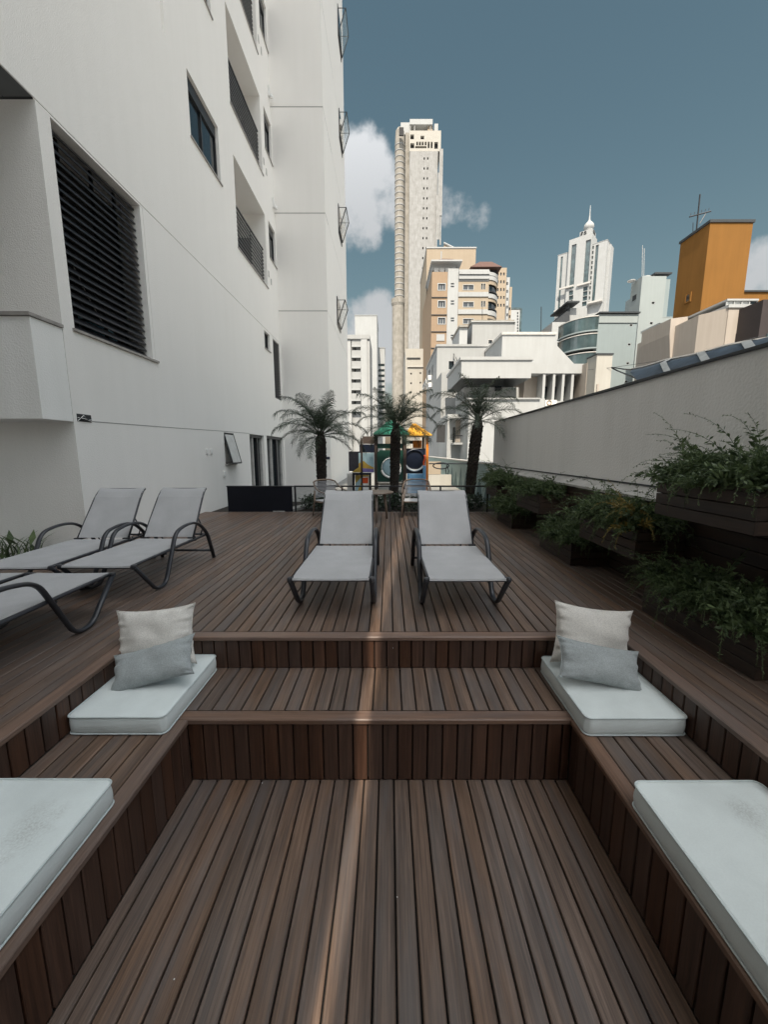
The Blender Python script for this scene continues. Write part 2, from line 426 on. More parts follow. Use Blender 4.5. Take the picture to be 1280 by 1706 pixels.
class MB:
    def __init__(s): s.v = []; s.f = []

    def add(s, vs, fs):
        k = len(s.v); s.v += [tuple(p) for p in vs]; s.f += [tuple(i + k for i in f) for f in fs]
        return s

    def box(s, x0, x1, y0, y1, z0, z1):
        return s.add([(x, y, z) for x in (x0, x1) for y in (y0, y1) for z in (z0, z1)],
                     [(0, 1, 3, 2), (4, 6, 7, 5), (0, 4, 5, 1), (2, 3, 7, 6), (0, 2, 6, 4), (1, 5, 7, 3)])

    def prism(s, poly, d):
        """extrude a planar polygon (3d points) by vector d"""
        n = len(poly); d = Vector(d); a = [Vector(p) for p in poly]
        vs = a + [p + d for p in a]
        fs = [tuple(range(n))[::-1], tuple(range(n, 2 * n))] + [(i, (i + 1) % n, n + (i + 1) % n, n + i) for i in range(n)]
        return s.add(vs, fs)

    def quad(s, a, b, c, d): return s.add([a, b, c, d], [(0, 1, 2, 3)])

    def tube(s, pts, r, seg=8, closed=False, rx=None, cap=True, up=(0, 0, 1)):
        """sweep an ellipse (r across, rx along up) along a polyline"""
        P = [Vector(p) for p in pts]; n = len(P); rings = []
        prev = None
        for i in range(n):
            if closed: t = P[(i + 1) % n] - P[i - 1]
            else: t = P[min(i + 1, n - 1)] - P[max(i - 1, 0)]
            t.normalize()
            if prev is None:
                u = Vector(up)
                if abs(u.dot(t)) > .95: u = Vector((1, 0, 0)) if abs(t.x) < .9 else Vector((0, 1, 0))
                a = t.cross(u).normalized()
            else:
                a = (prev - t * prev.dot(t)).normalized()
            prev = a
            b = a.cross(t).normalized()
            rr = r[i] if isinstance(r, (list, tuple)) else r
            r2 = rr if rx is None else rx
            rings.append([P[i] + a * (rr * math.cos(2 * math.pi * k / seg)) + b * (r2 * math.sin(2 * math.pi * k / seg)) for k in range(seg)])
        vs = [q for g in rings for q in g]; fs = []
        m = n if closed else n - 1
        for i in range(m):
            j = (i + 1) % n
            for k in range(seg):
                k2 = (k + 1) % seg
                fs.append((i * seg + k, i * seg + k2, j * seg + k2, j * seg + k))
        if not closed and cap:
            fs.append(tuple(range(seg))[::-1]); fs.append(tuple((n - 1) * seg + k for k in range(seg)))
        return s.add(vs, fs)

    def lathe(s, prof, c=(0, 0, 0), seg=20):
        """profile of (r, z) turned about the vertical through c"""
        vs = []; fs = []; c = Vector(c)
        for r_, z in prof:
            for k in range(seg):
                a = 2 * math.pi * k / seg
                vs.append((c.x + r_ * math.cos(a), c.y + r_ * math.sin(a), c.z + z))
        for i in range(len(prof) - 1):
            for k in range(seg):
                k2 = (k + 1) % seg
                fs.append((i * seg + k, i * seg + k2, (i + 1) * seg + k2, (i + 1) * seg + k))
        fs.append(tuple(range(seg))[::-1]); fs.append(tuple((len(prof) - 1) * seg + k for k in range(seg)))
        return s.add(vs, fs)

    def holed(s, fn, a0, a1, b0, b1, holes, back=True):
        """a wall sheet with openings; fn(a, b, d) gives the point d metres into the wall; hole = (a0, a1, b0, b1, depth)"""
        A = sorted({a0, a1} | {x for h in holes for x in h[:2] if a0 < x < a1})
        B = sorted({b0, b1} | {x for h in holes for x in h[2:4] if b0 < x < b1})
        for i in range(len(A) - 1):
            for j in range(len(B) - 1):
                ca, cb = (A[i] + A[i + 1]) / 2, (B[j] + B[j + 1]) / 2
                if any(h[0] < ca < h[1] and h[2] < cb < h[3] for h in holes): continue
                s.quad(fn(A[i], B[j], 0), fn(A[i + 1], B[j], 0), fn(A[i + 1], B[j + 1], 0), fn(A[i], B[j + 1], 0))
        for h in holes:
            p, q, r_, t, d = h[:5]
            s.quad(fn(p, r_, 0), fn(q, r_, 0), fn(q, r_, d), fn(p, r_, d))
            s.quad(fn(p, t, 0), fn(q, t, 0), fn(q, t, d), fn(p, t, d))
            s.quad(fn(p, r_, 0), fn(p, t, 0), fn(p, t, d), fn(p, r_, d))
            s.quad(fn(q, r_, 0), fn(q, t, 0), fn(q, t, d), fn(q, r_, d))
            if back: s.quad(fn(p, r_, d), fn(q, r_, d), fn(q, t, d), fn(p, t, d))
        return s

    def mesh(s, name, mat, off=None, smooth=False, merge=False):
        me = bpy.data.meshes.new(name)
        vs = s.v if off is None else [(x - off[0], y - off[1], z - off[2]) for x, y, z in s.v]
        me.from_pydata(vs, [], s.f)
        if mat is not None: me.materials.append(mat)
        if merge or smooth:
            bm = bmesh.new(); bm.from_mesh(me)
            if merge: bmesh.ops.remove_doubles(bm, verts=bm.verts, dist=1e-5)
            bmesh.ops.recalc_face_normals(bm, faces=bm.faces); bm.to_mesh(me); bm.free()
        if smooth: me.polygons.foreach_set('use_smooth', [True] * len(me.polygons))
        me.update()
        return me

    def build(s, name, mat, parent=None, smooth=False, local=False, bevel=0., merge=False):
        """one mesh object; coordinates are world ones unless local, the object's origin is its parent's"""
        off = None
        if not local and parent is not None and parent.name in ORIG: off = ORIG[parent.name]
        if bevel: merge = True
        o = bpy.data.objects.new(name, s.mesh(name, mat, off, smooth, merge))
        link(o, parent)
        ORIG[o.name] = off if off is not None else Vector((0, 0, 0))
        if bevel:
            md = o.modifiers.new('bevel', 'BEVEL'); md.width = bevel; md.segments = 2; md.limit_method = 'ANGLE'
        return o


def copy_tree(o, parent=None):
    c = o.copy(); COL.objects.link(c); c.parent = parent
    if o.name in ORIG: ORIG[c.name] = ORIG[o.name]
    for ch in o.children: copy_tree(ch, c)
    return c


def fillet(pts, rad, n=5):
    """round the corners of a polyline"""
    P = [Vector(p) for p in pts]; out = [P[0]]
    for i in range(1, len(P) - 1):
        a, b, c = P[i - 1], P[i], P[i + 1]
        r_ = rad[i] if isinstance(rad, dict) and i in rad else (rad if not isinstance(rad, dict) else .05)
        d1 = min(r_, (a - b).length * .49); d2 = min(r_, (c - b).length * .49)
        p, q = b + (a - b).normalized() * d1, b + (c - b).normalized() * d2
        for k in range(n + 1):
            t = k / n
            out.append(p * (1 - t) ** 2 + b * 2 * t * (1 - t) + q * t ** 2)
    out.append(P[-1])
    return out


PLANKS = {}


def plank(name, x0, x1, y0, y1, z0, z1, axis, mat, parent, c=.004):
    """a board with eased edges; alike boards share one mesh"""
    S = (x1 - x0, y1 - y0, z1 - z0)
    key = (tuple(round(q, 3) for q in S), axis, mat.name)
    if key not in PLANKS:
        o1, o2 = [i for i in range(3) if i != axis]
        h1, h2, L = S[o1] / 2, S[o2] / 2, S[axis] / 2
        sec = [(-h1 + c, -h2), (h1 - c, -h2), (h1, -h2 + c), (h1, h2 - c), (h1 - c, h2), (-h1 + c, h2), (-h1, h2 - c), (-h1, -h2 + c)]
        vs = []
        for e in (-L, L):
            for p, q in sec:
                w = [0, 0, 0]; w[axis] = e; w[o1] = p; w[o2] = q; vs.append(tuple(w))
        fs = [tuple(range(8))[::-1], tuple(range(8, 16))] + [(i, (i + 1) % 8, 8 + (i + 1) % 8, 8 + i) for i in range(8)]
        PLANKS[key] = MB().add(vs, fs).mesh(name, mat, None, False, True)
    o = bpy.data.objects.new(name, PLANKS[key])
    off = ORIG.get(parent.name, Vector((0, 0, 0))) if parent else Vector((0, 0, 0))
    o.location = Vector(((x0 + x1) / 2, (y0 + y1) / 2, (z0 + z1) / 2)) - off
    return link(o, parent)


# ------------------------------------------------------------------ ground and decks
ZGD0 = -4.5
XL = -4.036            # face of the apartment building
XW = 2.70              # face of the boundary wall
DECK_B = 8.40          # back edge of the deck
PITCHW, GAP = .0886, .0085
PX0, PX1 = -1.783, 1.650       # recess at upper deck level
BX0, BX1 = -1.184, 1.075       # recess at bench level
YB, YP = 2.595, 2.058          # upper riser, lower riser
ZB, ZP = -.244, -.652          # bench level, pit floor
YN = -2.6                      # decks go on behind the camera

g = MB().box(-400, 500, -200, 900, -4.6, -4.5).build('ground', M['asphalt']); tag(g, 'grey street level ground far below the terrace', 'ground', kind='structure')
pod = MB().box(-9, 2.9, -6, 30, -4.5, -1.2).build('terrace_podium', M['concrete']); tag(pod, 'concrete podium carrying the terrace', 'podium', kind='structure')

ud = MB()
ud.box(XL - .6, PX0 - .034, YN, DECK_B - .02, -.22, -.026).box(PX1 + .034, 2.52, YN, DECK_B - .02, -.22, -.026).box(PX0 - .034, PX1 + .034, YB + .034, DECK_B - .02, -.22, -.026)
ud = ud.build('upper_deck', M['subframe']); tag(ud, 'weathered brown timber deck carrying the sun loungers', 'deck', kind='structure')
x = -1.477 + GAP / 2
while x > XL - .55: x -= PITCHW
NOSE = .07
while x < 2.54:
    a, b = x, x + PITCHW - GAP
    z1 = 0.0 + random.uniform(-.0008, .0008)
    if b <= PX0 - NOSE or a >= PX1 + NOSE:
        plank('deck_board', a, b, YN, DECK_B, -.025, z1, 1, M['deck_y'], ud)
    else:
        if a < PX0 - NOSE < b: plank('deck_board', a, PX0 - NOSE - .004, YN, YB + NOSE + .003, -.025, z1, 1, M['deck_y'], ud)
        if a < PX1 + NOSE < b: plank('deck_board', PX1 + NOSE + .004, b, YN, YB + NOSE + .003, -.025, z1, 1, M['deck_y'], ud)
        plank('deck_board', a, b, YB + NOSE + .005, DECK_B, -.025, z1, 1, M['deck_y'], ud)
    x += PITCHW
# edge boards round the recess
plank('edge_board', PX0 - NOSE, PX1 + NOSE, YB - .012, YB + NOSE, -.032, .001, 0, M['deck_x'], ud, .006)
plank('edge_board', PX0 - NOSE, PX0 + .012, YN, YB - .016, -.032, .001, 1, M['deck_ye'], ud, .006)
plank('edge_board', PX1 - .012, PX1 + NOSE, YN, YB - .016, -.032, .001, 1, M['deck_ye'], ud, .006)

ur = MB().box(PX0, PX1, YB + .024, YB + .03, ZB, -.034).box(PX0 - .03, PX0 - .024, YN, YB, ZB, -.034).box(PX1 + .024, PX1 + .03, YN, YB, ZB, -.034)
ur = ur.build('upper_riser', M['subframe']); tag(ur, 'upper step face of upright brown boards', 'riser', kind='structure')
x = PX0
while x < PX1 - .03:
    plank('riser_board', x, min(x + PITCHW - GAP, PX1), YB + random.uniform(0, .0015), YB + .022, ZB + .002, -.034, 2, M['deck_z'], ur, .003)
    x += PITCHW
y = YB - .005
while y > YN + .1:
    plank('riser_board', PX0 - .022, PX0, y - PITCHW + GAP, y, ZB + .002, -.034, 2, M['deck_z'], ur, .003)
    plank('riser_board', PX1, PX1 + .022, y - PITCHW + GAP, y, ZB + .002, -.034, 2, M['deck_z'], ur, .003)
    y -= PITCHW

bd = MB().box(PX0, BX0 - .034, YN, YB + .02, ZB - .2, ZB - .026).box(BX1 + .034, PX1, YN, YB + .02, ZB - .2, ZB - .026).box(BX0 - .034, BX1 + .034, YP + .034, YB + .02, ZB - .2, ZB - .026)
bd = bd.build('bench_step', M['subframe']); tag(bd, 'brown timber bench and step running round the sunken floor', 'bench', kind='structure')
n = 26
x = BX0 + .03
xs = []
w = PITCHW
x = BX0 - NOSE - .004
while x > PX0 + .02:
    a = max(x - w + GAP, PX0 + .001)
    plank('bench_board', a, x, YN, YB - .001, ZB - .025, ZB + random.uniform(-.0008, .0008), 1, M['deck_y'], bd); x -= w
x = BX1 + NOSE + .004
while x < PX1 - .02:
    b = min(x + w - GAP, PX1 - .001)
    plank('bench_board', x, b, YN, YB - .001, ZB - .025, ZB + random.uniform(-.0008, .0008), 1, M['deck_y'], bd); x += w
x = BX0 - NOSE
n = int(round((BX1 - BX0 + 2 * NOSE) / w)); wt = (BX1 - BX0 + 2 * NOSE) / n
for i in range(n):
    plank('bench_board', x + GAP / 2, x + wt - GAP / 2, YP + NOSE + .004, YB - .001, ZB - .025, ZB + random.uniform(-.0008, .0008), 1, M['deck_y'], bd); x += wt
plank('edge_board', BX0 - NOSE, BX1 + NOSE, YP - .012, YP + NOSE, ZB - .034, ZB + .001, 0, M['deck_x'], bd, .006)
plank('edge_board', BX0 - NOSE, BX0 + .012, YN, YP - .016, ZB - .034, ZB + .001, 1, M['deck_ye'], bd, .006)
plank('edge_board', BX1 - .012, BX1 + NOSE, YN, YP - .016, ZB - .034, ZB + .001, 1, M['deck_ye'], bd, .006)

lr = MB().box(BX0, BX1, YP + .024, YP + .03, ZP, ZB - .036).box(BX0 - .03, BX0 - .024, YN, YP, ZP, ZB - .036).box(BX1 + .024, BX1 + .03, YN, YP, ZP, ZB - .036)
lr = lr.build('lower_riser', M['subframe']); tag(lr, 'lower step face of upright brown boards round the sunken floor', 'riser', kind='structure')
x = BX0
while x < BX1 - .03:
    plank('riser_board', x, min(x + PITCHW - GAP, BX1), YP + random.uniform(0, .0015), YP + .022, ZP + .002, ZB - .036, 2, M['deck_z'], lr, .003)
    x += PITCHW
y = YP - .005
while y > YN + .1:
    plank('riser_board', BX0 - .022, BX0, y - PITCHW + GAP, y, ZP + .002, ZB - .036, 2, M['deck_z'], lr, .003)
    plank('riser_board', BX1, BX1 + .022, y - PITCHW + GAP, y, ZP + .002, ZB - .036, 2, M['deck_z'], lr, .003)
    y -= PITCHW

pf = MB().box(BX0, BX1, YN, YP + .02, ZP - .3, ZP - .026).build('sunken_floor', M['subframe']); tag(pf, 'sunken brown timber floor between the benches', 'floor', kind='structure')
x = .029 + GAP / 2
while x > BX0: x -= PITCHW
while x < BX1:
    a, b = max(x, BX0 + .001), min(x + PITCHW - GAP, BX1 - .001)
    if b - a > .012: plank('floor_board', a, b, YN, YP - .001, ZP - .025, ZP + random.uniform(-.0009, .0009), 1, M['deck_y'], pf)
    x += PITCHW
# the recess ends behind the camera
en = MB().box(PX0 - .1, PX1 + .1, YN - .2, YN - .002, ZP - .3, 0).build('recess_end_wall', M['subframe']); tag(en, 'dark end of the recess', 'wall', kind='structure')
# a few white scuffs and fallen petals on the boards
for i, (u, v, z) in enumerate(((437, 1305, ZP), (662, 1495, ZP), (290, 1632, ZP), (848, 893, 0), (655, 1080, 0))):
    p = PZ(u, v, z)
    sp = MB().lathe([(.0022, 0), (.0028, .0012), (.001, .002)], (p.x, p.y, z + .001), 7).build('fallen_petal', M['plastic_white'])
    tag(sp, ['tiny white petal at the foot of the lower step, on the left', 'tiny white petal in the middle of the sunken floor', 'tiny white petal on the lower left sunken floor boards',
             'tiny pale speck on the upper deck near the planter boxes', 'tiny pale speck on the upper deck edge'][i], 'petal')


# ------------------------------------------------------------------ apartment building on the left
ab = thing('apartment_building', 'tall white rendered apartment building rising along the left of the deck', 'building', (XL, 5, 0))
YC = 5.075             # corner where the ground storey steps back
YF = 15.1              # projecting wing
XS = -2.243            # side of the projecting wing
TOP = 60.
fnX = lambda a, b, d: (XL - d, a, b)
ZG = 5.275
bigw = (5.27, 7.02, 2.865, 5.24)
wins = [(8.97, 10.40, 7.66, 8.86), (8.97, 10.40, 11.06, 12.26), (8.97, 10.4, 14.46, 15.66),
        (14.28, 15.05 + .0, 11.10, 12.30), (14.28, 15.05, 7.82, 8.96), (14.28, 15.05, 14.45, 15.66), (13.26, 13.84, 4.66, 5.20)]
bals = [(11.32, 13.90, 10.08, 12.26), (11.32, 13.90, 6.72, 8.92), (11.32, 13.9, 13.42, 15.6), (11.32, 13.9, 16.8, 19.0)]
louv = (14.2, 15.02, 3.2, 5.2)
awn = (9.64, 10.26, 1.0, 1.775)
doors = [(11.40, 12.70, -.4, 1.82), (13.0, 15.04, -.4, 1.84)]
niche = (7.2, 8.21, 8.72, 10.5)
holes = [bigw + (.5,)] + [w_ + (.14,) for w_ in wins] + [b_ + (1.7,) for b_ in bals] + [louv + (.12,), awn + (.1,), niche + (.05,)] + [d_ + (.16,) for d_ in doors]
mb = MB()
mb.holed(fnX, YC, YF, -1.2, ZG - .008, [h for h in holes if h[3] < ZG])
mb.holed(fnX, -9, YF, ZG + .008, TOP, [h for h in holes if h[2] > ZG])
mb.quad((XL - .02, YC, ZG - .008), (XL - .02, YF, ZG - .008), (XL - .02, YF, ZG + .008), (XL - .02, YC, ZG + .008))
mb.quad((XL, YC, ZG - .008), (XL, YF, ZG - .008), (XL - .02, YF, ZG - .008), (XL - .02, YC, ZG - .008))
mb.quad((XL, -9, ZG + .008), (XL, YF, ZG + .008), (XL - .02, YF, ZG + .008), (XL - .02, -9, ZG + .008))
# ground storey step back: return wall, soffit, inner wall; roof and far faces
mb.quad((XL, YC, -1.2), (XL - 3.4, YC, -1.2), (XL - 3.4, YC, ZG - .008), (XL, YC, ZG - .008))
mb.quad((XL - 3.4, YC, -1.2), (XL - 3.4, -9, -1.2), (XL - 3.4, -9, ZG), (XL - 3.4, YC, ZG))
mb.quad((XL - .02, -9, TOP), (XL - 18, -9, TOP), (XL - 18, YF + 7, TOP), (XL - .02, YF + 7, TOP))
mb.quad((XL, -9, -1.2), (XL - 18, -9, -1.2), (XL - 18, -9, TOP), (XL, -9, TOP))
mb.build('wall', M['white'], ab)
wg = MB()
for zj in (6.39, 9.62, 12.88, 16.2, 19.5):
    pass
jn = [6.392, 9.621, 12.882, 16.14, 19.4]
zz = [-1.2] + [q for j in jn for q in (j - .012, j + .012)] + [TOP]
wing = MB()
for i in range(0, len(zz), 2):
    wing.quad((XL, YF, zz[i]), (XS, YF, zz[i]), (XS, YF, zz[i + 1]), (XL, YF, zz[i + 1]))
    wing.quad((XS, YF, zz[i]), (XS, YF + 7, zz[i]), (XS, YF + 7, zz[i + 1]), (XS, YF, zz[i + 1]))
wing.quad((XL, YF + 7, TOP), (XS, YF + 7, TOP), (XS, YF, TOP), (XL, YF, TOP))
wing.quad((XL, YF + 7, -1.2), (XS, YF + 7, -1.2), (XS, YF + 7, TOP), (XL, YF + 7, TOP))
wing.build('projecting_wing', M['white'], ab)
wb = MB()
for j in jn:
    wb.box(XL, XS - .012, YF + .010, YF + 6.9, j - .02, j + .02)
wb.build('wing_joint', M['groove'], ab)
# soffit with panel joints
sf = MB().box(XL - 3.4, XL - .36, -9, YC - .01, ZG + .012, ZG + .05).box(XL - .345, XL - .005, -9, YC - .01, ZG + .012, ZG + .05)
sf.build('soffit', M['soffit'], ab)
MB().box(XL - 3.6, XL - .03, -9, YC + .3, ZG + .06, ZG + .4).build('light_stop_slab', M['interior'], ab)  # added above the soffit to stop light leaking through its joint
# box balcony with coping, flush with the wall
bb = MB().box(XL - 3.3, XL - .002, 4.63, YC - .002, 1.68, 2.81).build('box_balcony', M['whiteb'], ab, bevel=.008)
MB().box(XL - 3.32, XL + .02, 4.60, YC - .004, 2.812, 2.85).build('coping', M['stone_sill'], bb)


def x_window(parent, y0, y1, z0, z1, d=.13, panes=2, roller=.22, sill=True):
    """dark sliding window in the long wall: frame, panes, roller box, sill"""
    f = MB(); t = .045; x0, x1 = XL - d, XL - d + .06
    f.box(x0, x1, y0, y0 + t, z0, z1).box(x0, x1, y1 - t, y1, z0, z1).box(x0, x1, y0 + t, y1 - t, z0, z0 + t).box(x0, x1, y0 + t, y1 - t, z1 - t, z1)
    w_ = f.build('window', M['dark_metal'], parent)
    zt = z1 - t
    if roller:
        MB().box(x0, x1 + .012, y0 + t, y1 - t, z1 - t - roller, z1 - t - .002).build('roller_box', M['dark_metal'], w_, bevel=.006); zt -= roller
    wd = (y1 - y0 - 2 * t) / panes
    for i in range(panes):
        a = y0 + t + i * wd
        MB().box(x0 + .008 + .016 * (i % 2), x0 + .014 + .016 * (i % 2), a + .02, a + wd - .02, z0 + t, zt).build('pane', M['glass'], w_)
        MB().box(x0 + .004, x1 - .012, a + wd - .022 if i == 0 else a, a + wd if i == 0 else a + .022, z0 + t, zt).build('mullion', M['dark_metal'], w_)
    if sill: MB().box(XL - d, XL + .03, y0 - .03, y1 + .05, z0 - .03, z0 - .002).build('sill', M['stone_sill'], w_)
    return w_


for w_ in wins:
    x_window(ab, *w_, roller=.22 if w_[3] - w_[2] > 1 else 0)
# balconies: inner wall is the opening's own back; door, ceiling beam, slatted railing
for y0, y1, z0, z1 in bals:
    rl = MB().box(XL - .075, XL - .035, y0 + .002, y1 - .2, z0 + 1.04, z0 + 1.08).build('balcony_railing', M['dark_metal'], ab)
    for k in range(9):
        MB().box(XL - .068, XL - .045, y0 + .01, y1 - .2, z0 + .05 + k * .108, z0 + .05 + k * .108 + .055).build('slat', M['dark_metal'], rl)
    for yy in (y0 + .05, (y0 + y1) / 2, y1 - .24):
        MB().box(XL - .095, XL - .076, yy, yy + .035, z0 + .001, z0 + 1.04).build('post', M['dark_metal'], rl)
    MB().box(XL - .02, XL + .025, y0 - .03, y1 + .04, z0 - .035, z0 - .003).build('balcony_sill', M['stone_sill'], ab)
    dr = MB().box(XL - 1.69, XL - 1.66, y0 + .5, y1 - .5, z0 + .01, z0 + 1.75).build('balcony_door', M['glass'], ab)
    MB().box(XL - 1.655, XL - 1.64, (y0 + y1) / 2 - .03, (y0 + y1) / 2 + .03, z0 + .01, z0 + 1.75).build('door_stile', M['dark_metal'], dr)
    MB().box(XL - 1.2, XL - .9, y0 + .002, y1 - .002, z1 - .3, z1 - .003).build('ceiling_beam', M['white'], ab)
    MB().box(XL - 1.5, XL - .5, y1 - .02, y1 - .004, z0 + .02, z0 + 1.5).build('side_window', M['glass'], ab)
# big louvred opening
y0, y1, z0, z1 = bigw
lv = MB().box(XL - .49, XL - .47, y0 + .01, y1 - .01, z0 + .01, z1 - .01).build('louvred_opening', M['interior'], ab)
NS = 23
for k in range(NS):
    zc = z0 + .06 + (z1 - z0 - .1) * k / (NS - 1)
    MB().prism([(XL - .160, y0 + .012, zc + .040), (XL - .098, y0 + .012, zc - .046), (XL - .086, y0 + .012, zc - .040), (XL - .088, y0 + .012, zc - .022), (XL - .150, y0 + .012, zc + .050)], (0, y1 - y0 - .10, 0)).build('slat', M['dark_metal'], lv)
for yy in (y0 + .3, y0 + .88, y1 - .4):
    MB().box(XL - .23, XL - .20, yy, yy + .04, z0 + .005, z1 - .005).build('louvre_post', M['dark_metal'], lv)
MB().box(XL - .3, XL - .002, y1 - .075, y1 - .004, z0 + .003, z1 - .003).build('jamb', M['white'], lv)
MB().box(XL - .3, XL + .03, y0 - .04, y1 + .06, z0 - .035, z0 - .003).build('sill', M['stone_sill'], lv)
hz = thing('hose', 'pale blue hose coiled behind the big louvred opening', 'hose', (XL - .3, 6.1, 2.87))
for k, (rr, zc, th) in enumerate(((.30, 3.02, .2), (.27, 3.10, .5), (.24, 2.95, -.1))):
    MB().tube([(XL - .32 + .09 * math.cos(a) , 6.08 + rr * math.cos(a + th), zc + rr * .42 * math.sin(a)) for a in [2 * math.pi * i / 26 for i in range(26)]], .024, 8, True).build('coil', M['hose'], hz, smooth=True)
MB().tube([(XL - .25, 6.25, 3.1), (XL - .25, 5.9, 3.5), (XL - .25, 5.6, 3.95), (XL - .26, 5.45, 4.2)], .008, 6).build('cord', M['plastic_white'], hz)
# far louvre
y0, y1, z0, z1 = louv
lv2 = MB().box(XL - .115, XL - .10, y0, y1, z0, z1).build('narrow_louvre', M['interior'], ab)
for k in range(22):
    zc = z0 + .05 + (z1 - z0 - .1) * k / 21
    MB().box(XL - .08, XL - .02, y0 + .01, y1 - .01, zc - .025, zc + .02).build('slat', M['dark_metal'], lv2)
# small tilted awning window
y0, y1, z0, z1 = awn
aw = MB().box(XL - .09, XL - .03, y0, y0 + .05, z0, z1).box(XL - .09, XL - .03, y1 - .05, y1, z0, z1).box(XL - .09, XL - .03, y0, y1, z0, z0 + .05).box(XL - .09, XL - .03, y0, y1, z1 - .05, z1)
aw = aw.build('awning_window', M['dark_metal'], ab)
sl = Vector((.17, 0, -.70)); p0 = Vector((XL - .02, y0 + .03, z1 - .05)); wv = Vector((0, y1 - y0 - .06, 0))
MB().prism([p0, p0 + wv, p0 + wv + sl, p0 + sl], (.02, 0, .005)).build('frosted_pane', M['frost'], aw)
fr = MB()
for a_, b_ in ((p0, p0 + sl), (p0 + wv, p0 + wv + sl), (p0 + sl, p0 + sl + wv)):
    fr.tube([a_ + Vector((.01, 0, 0)), b_ + Vector((.01, 0, 0))], .022, 6)
fr.build('sash', M['dark_metal'], aw)
MB().box(XL - .1, XL + .03, y0 - .04, y1 + .04, z0 - .03, z0 - .002).build('sill', M['stone_sill'], aw)
# dark sliding doors behind the screen
for (y0, y1, z0, z1) in doors:
    dr = MB().box(XL - .155, XL - .14, y0 + .01, y1 - .01, z0, z1 - .01).build('glazed_door', M['glass'], ab)
    for k in range(4):
        a = y0 + (y1 - y0 - .07) * k / 3
        MB().box(XL - .138, XL - .07, a + .004, a + .07, z0, z1 - .004).build('stile', M['dark_metal'] if k % 2 == 0 else M['coping'], dr)
    MB().box(XL - .138, XL - .06, y0 + .004, y1 - .004, z1 - .09, z1 - .002).build('head_rail', M['dark_metal'], dr)
# lower joint in the wall
gj = MB(); ys_ = [5.35, 7.5, 9.6, 11.4]; zs_ = [1.708, 1.75, 1.80, 1.83]
for i in range(3): gj.prism([(XL + .001, ys_[i], zs_[i] - .005), (XL + .001, ys_[i + 1], zs_[i + 1] - .005), (XL + .001, ys_[i + 1], zs_[i + 1] + .005), (XL + .001, ys_[i], zs_[i] + .005)], (.002, 0, 0))
gj.build('joint_line', M['groove'], ab)
# cable recess beside the box balcony
cb = MB().box(XL + .001, XL + .006, 5.13, 5.37, 1.695, 1.79).build('cable_recess', M['interior'], ab)
for k in range(4):
    a = random.uniform(0, .1)
    MB().tube([(XL + .01, 5.13, 1.70 + .02 * k), (XL + .03, 5.2 + a * .3, 1.775 - .02 * k), (XL + .02, 5.28, 1.72), (XL + .015, 5.36, 1.705 + .012 * k)], .005, 5).build('cable', M['dark_metal'] if k % 2 else M['plastic_white'], cb)
for yy, zz_, hh, nm, w0 in ((8.68, 1.31, .055, 'switch_plate', .08), (8.88, 1.31, .055, 'switch_plate', .08), (9.5, .77, .07, 'socket_box', .12)):
    MB().box(XL + .001, XL + .03, yy - w0 / 2, yy + w0 / 2, zz_ - hh, zz_ + hh).build(nm, M['plastic_white'], ab, bevel=.01)
for (yy, zz_) in ((15.0, 13.1), (15.0, 9.75), (15.0, 16.4)):
    lm = MB().box(XL + .001, XL + .05, yy - .12, yy, zz_ - .05, zz_ + .25).build('wall_lamp', M['plastic_white'], ab, bevel=.01)
    MB().lathe([(.05, 0), (.06, .05), (.03, .12)], (XL + .1, yy - .06, zz_ - .09), 10).build('lamp_head', M['plastic_white'], lm)
for (yy, zz_) in ((14.05, 10.55), (14.3, 10.4), (14.05, 7.2), (14.3, 7.05), (14.05, 13.9), (14.3, 13.8)):
    MB().box(XL + .001, XL + .015, yy - .04, yy + .04, zz_ - .09, zz_ + .09).build('vent_cover', M['coping'], ab)
pl = MB().box(-2.50, -2.28, YF - .02, YF - .002, 1.02, 1.12).build('sign_plate', M['sign'], ab)
# open top-hung windows on the wing's side
for (yy, zz_) in ((20.6, 19.4), (20.4, 15.3), (19.5, 10.95), (18.4, 6.75), (20.6, 23.4)):
    fw = MB().box(XS + .001, XS + .03, yy - .6, yy + .6, zz_ - .02, zz_ + 1.15).build('side_window', M['dark_metal'], ab)
    MB().box(XS + .032, XS + .04, yy - .55, yy + .55, zz_ + .03, zz_ + 1.1).build('pane', M['glass'], fw)
    fr = MB(); a0, b0 = Vector((XS + .05, yy - .55, zz_ + 1.1)), Vector((XS + .55, yy - .55, zz_ + .55 + .75))
    q = [Vector((XS + .05, yy - .58, zz_ + .15)), Vector((XS + .05, yy + .58, zz_ + .15)), Vector((XS + .36, yy + .58, zz_ + 1.0)), Vector((XS + .36, yy - .58, zz_ + 1.0))]
    fr.tube(q, .022, 6, True); fr.tube([q[3], Vector((XS + .03, yy - .58, zz_ + 1.0))], .014, 5).tube([q[2], Vector((XS + .03, yy + .58, zz_ + 1.0))], .014, 5)
    fr.build('open_sash', M['dark_metal'], fw)
    MB().prism([q[0], q[1], q[2], q[3]], (.01, 0, -.005)).build('sash_pane', M['clear'], fw)

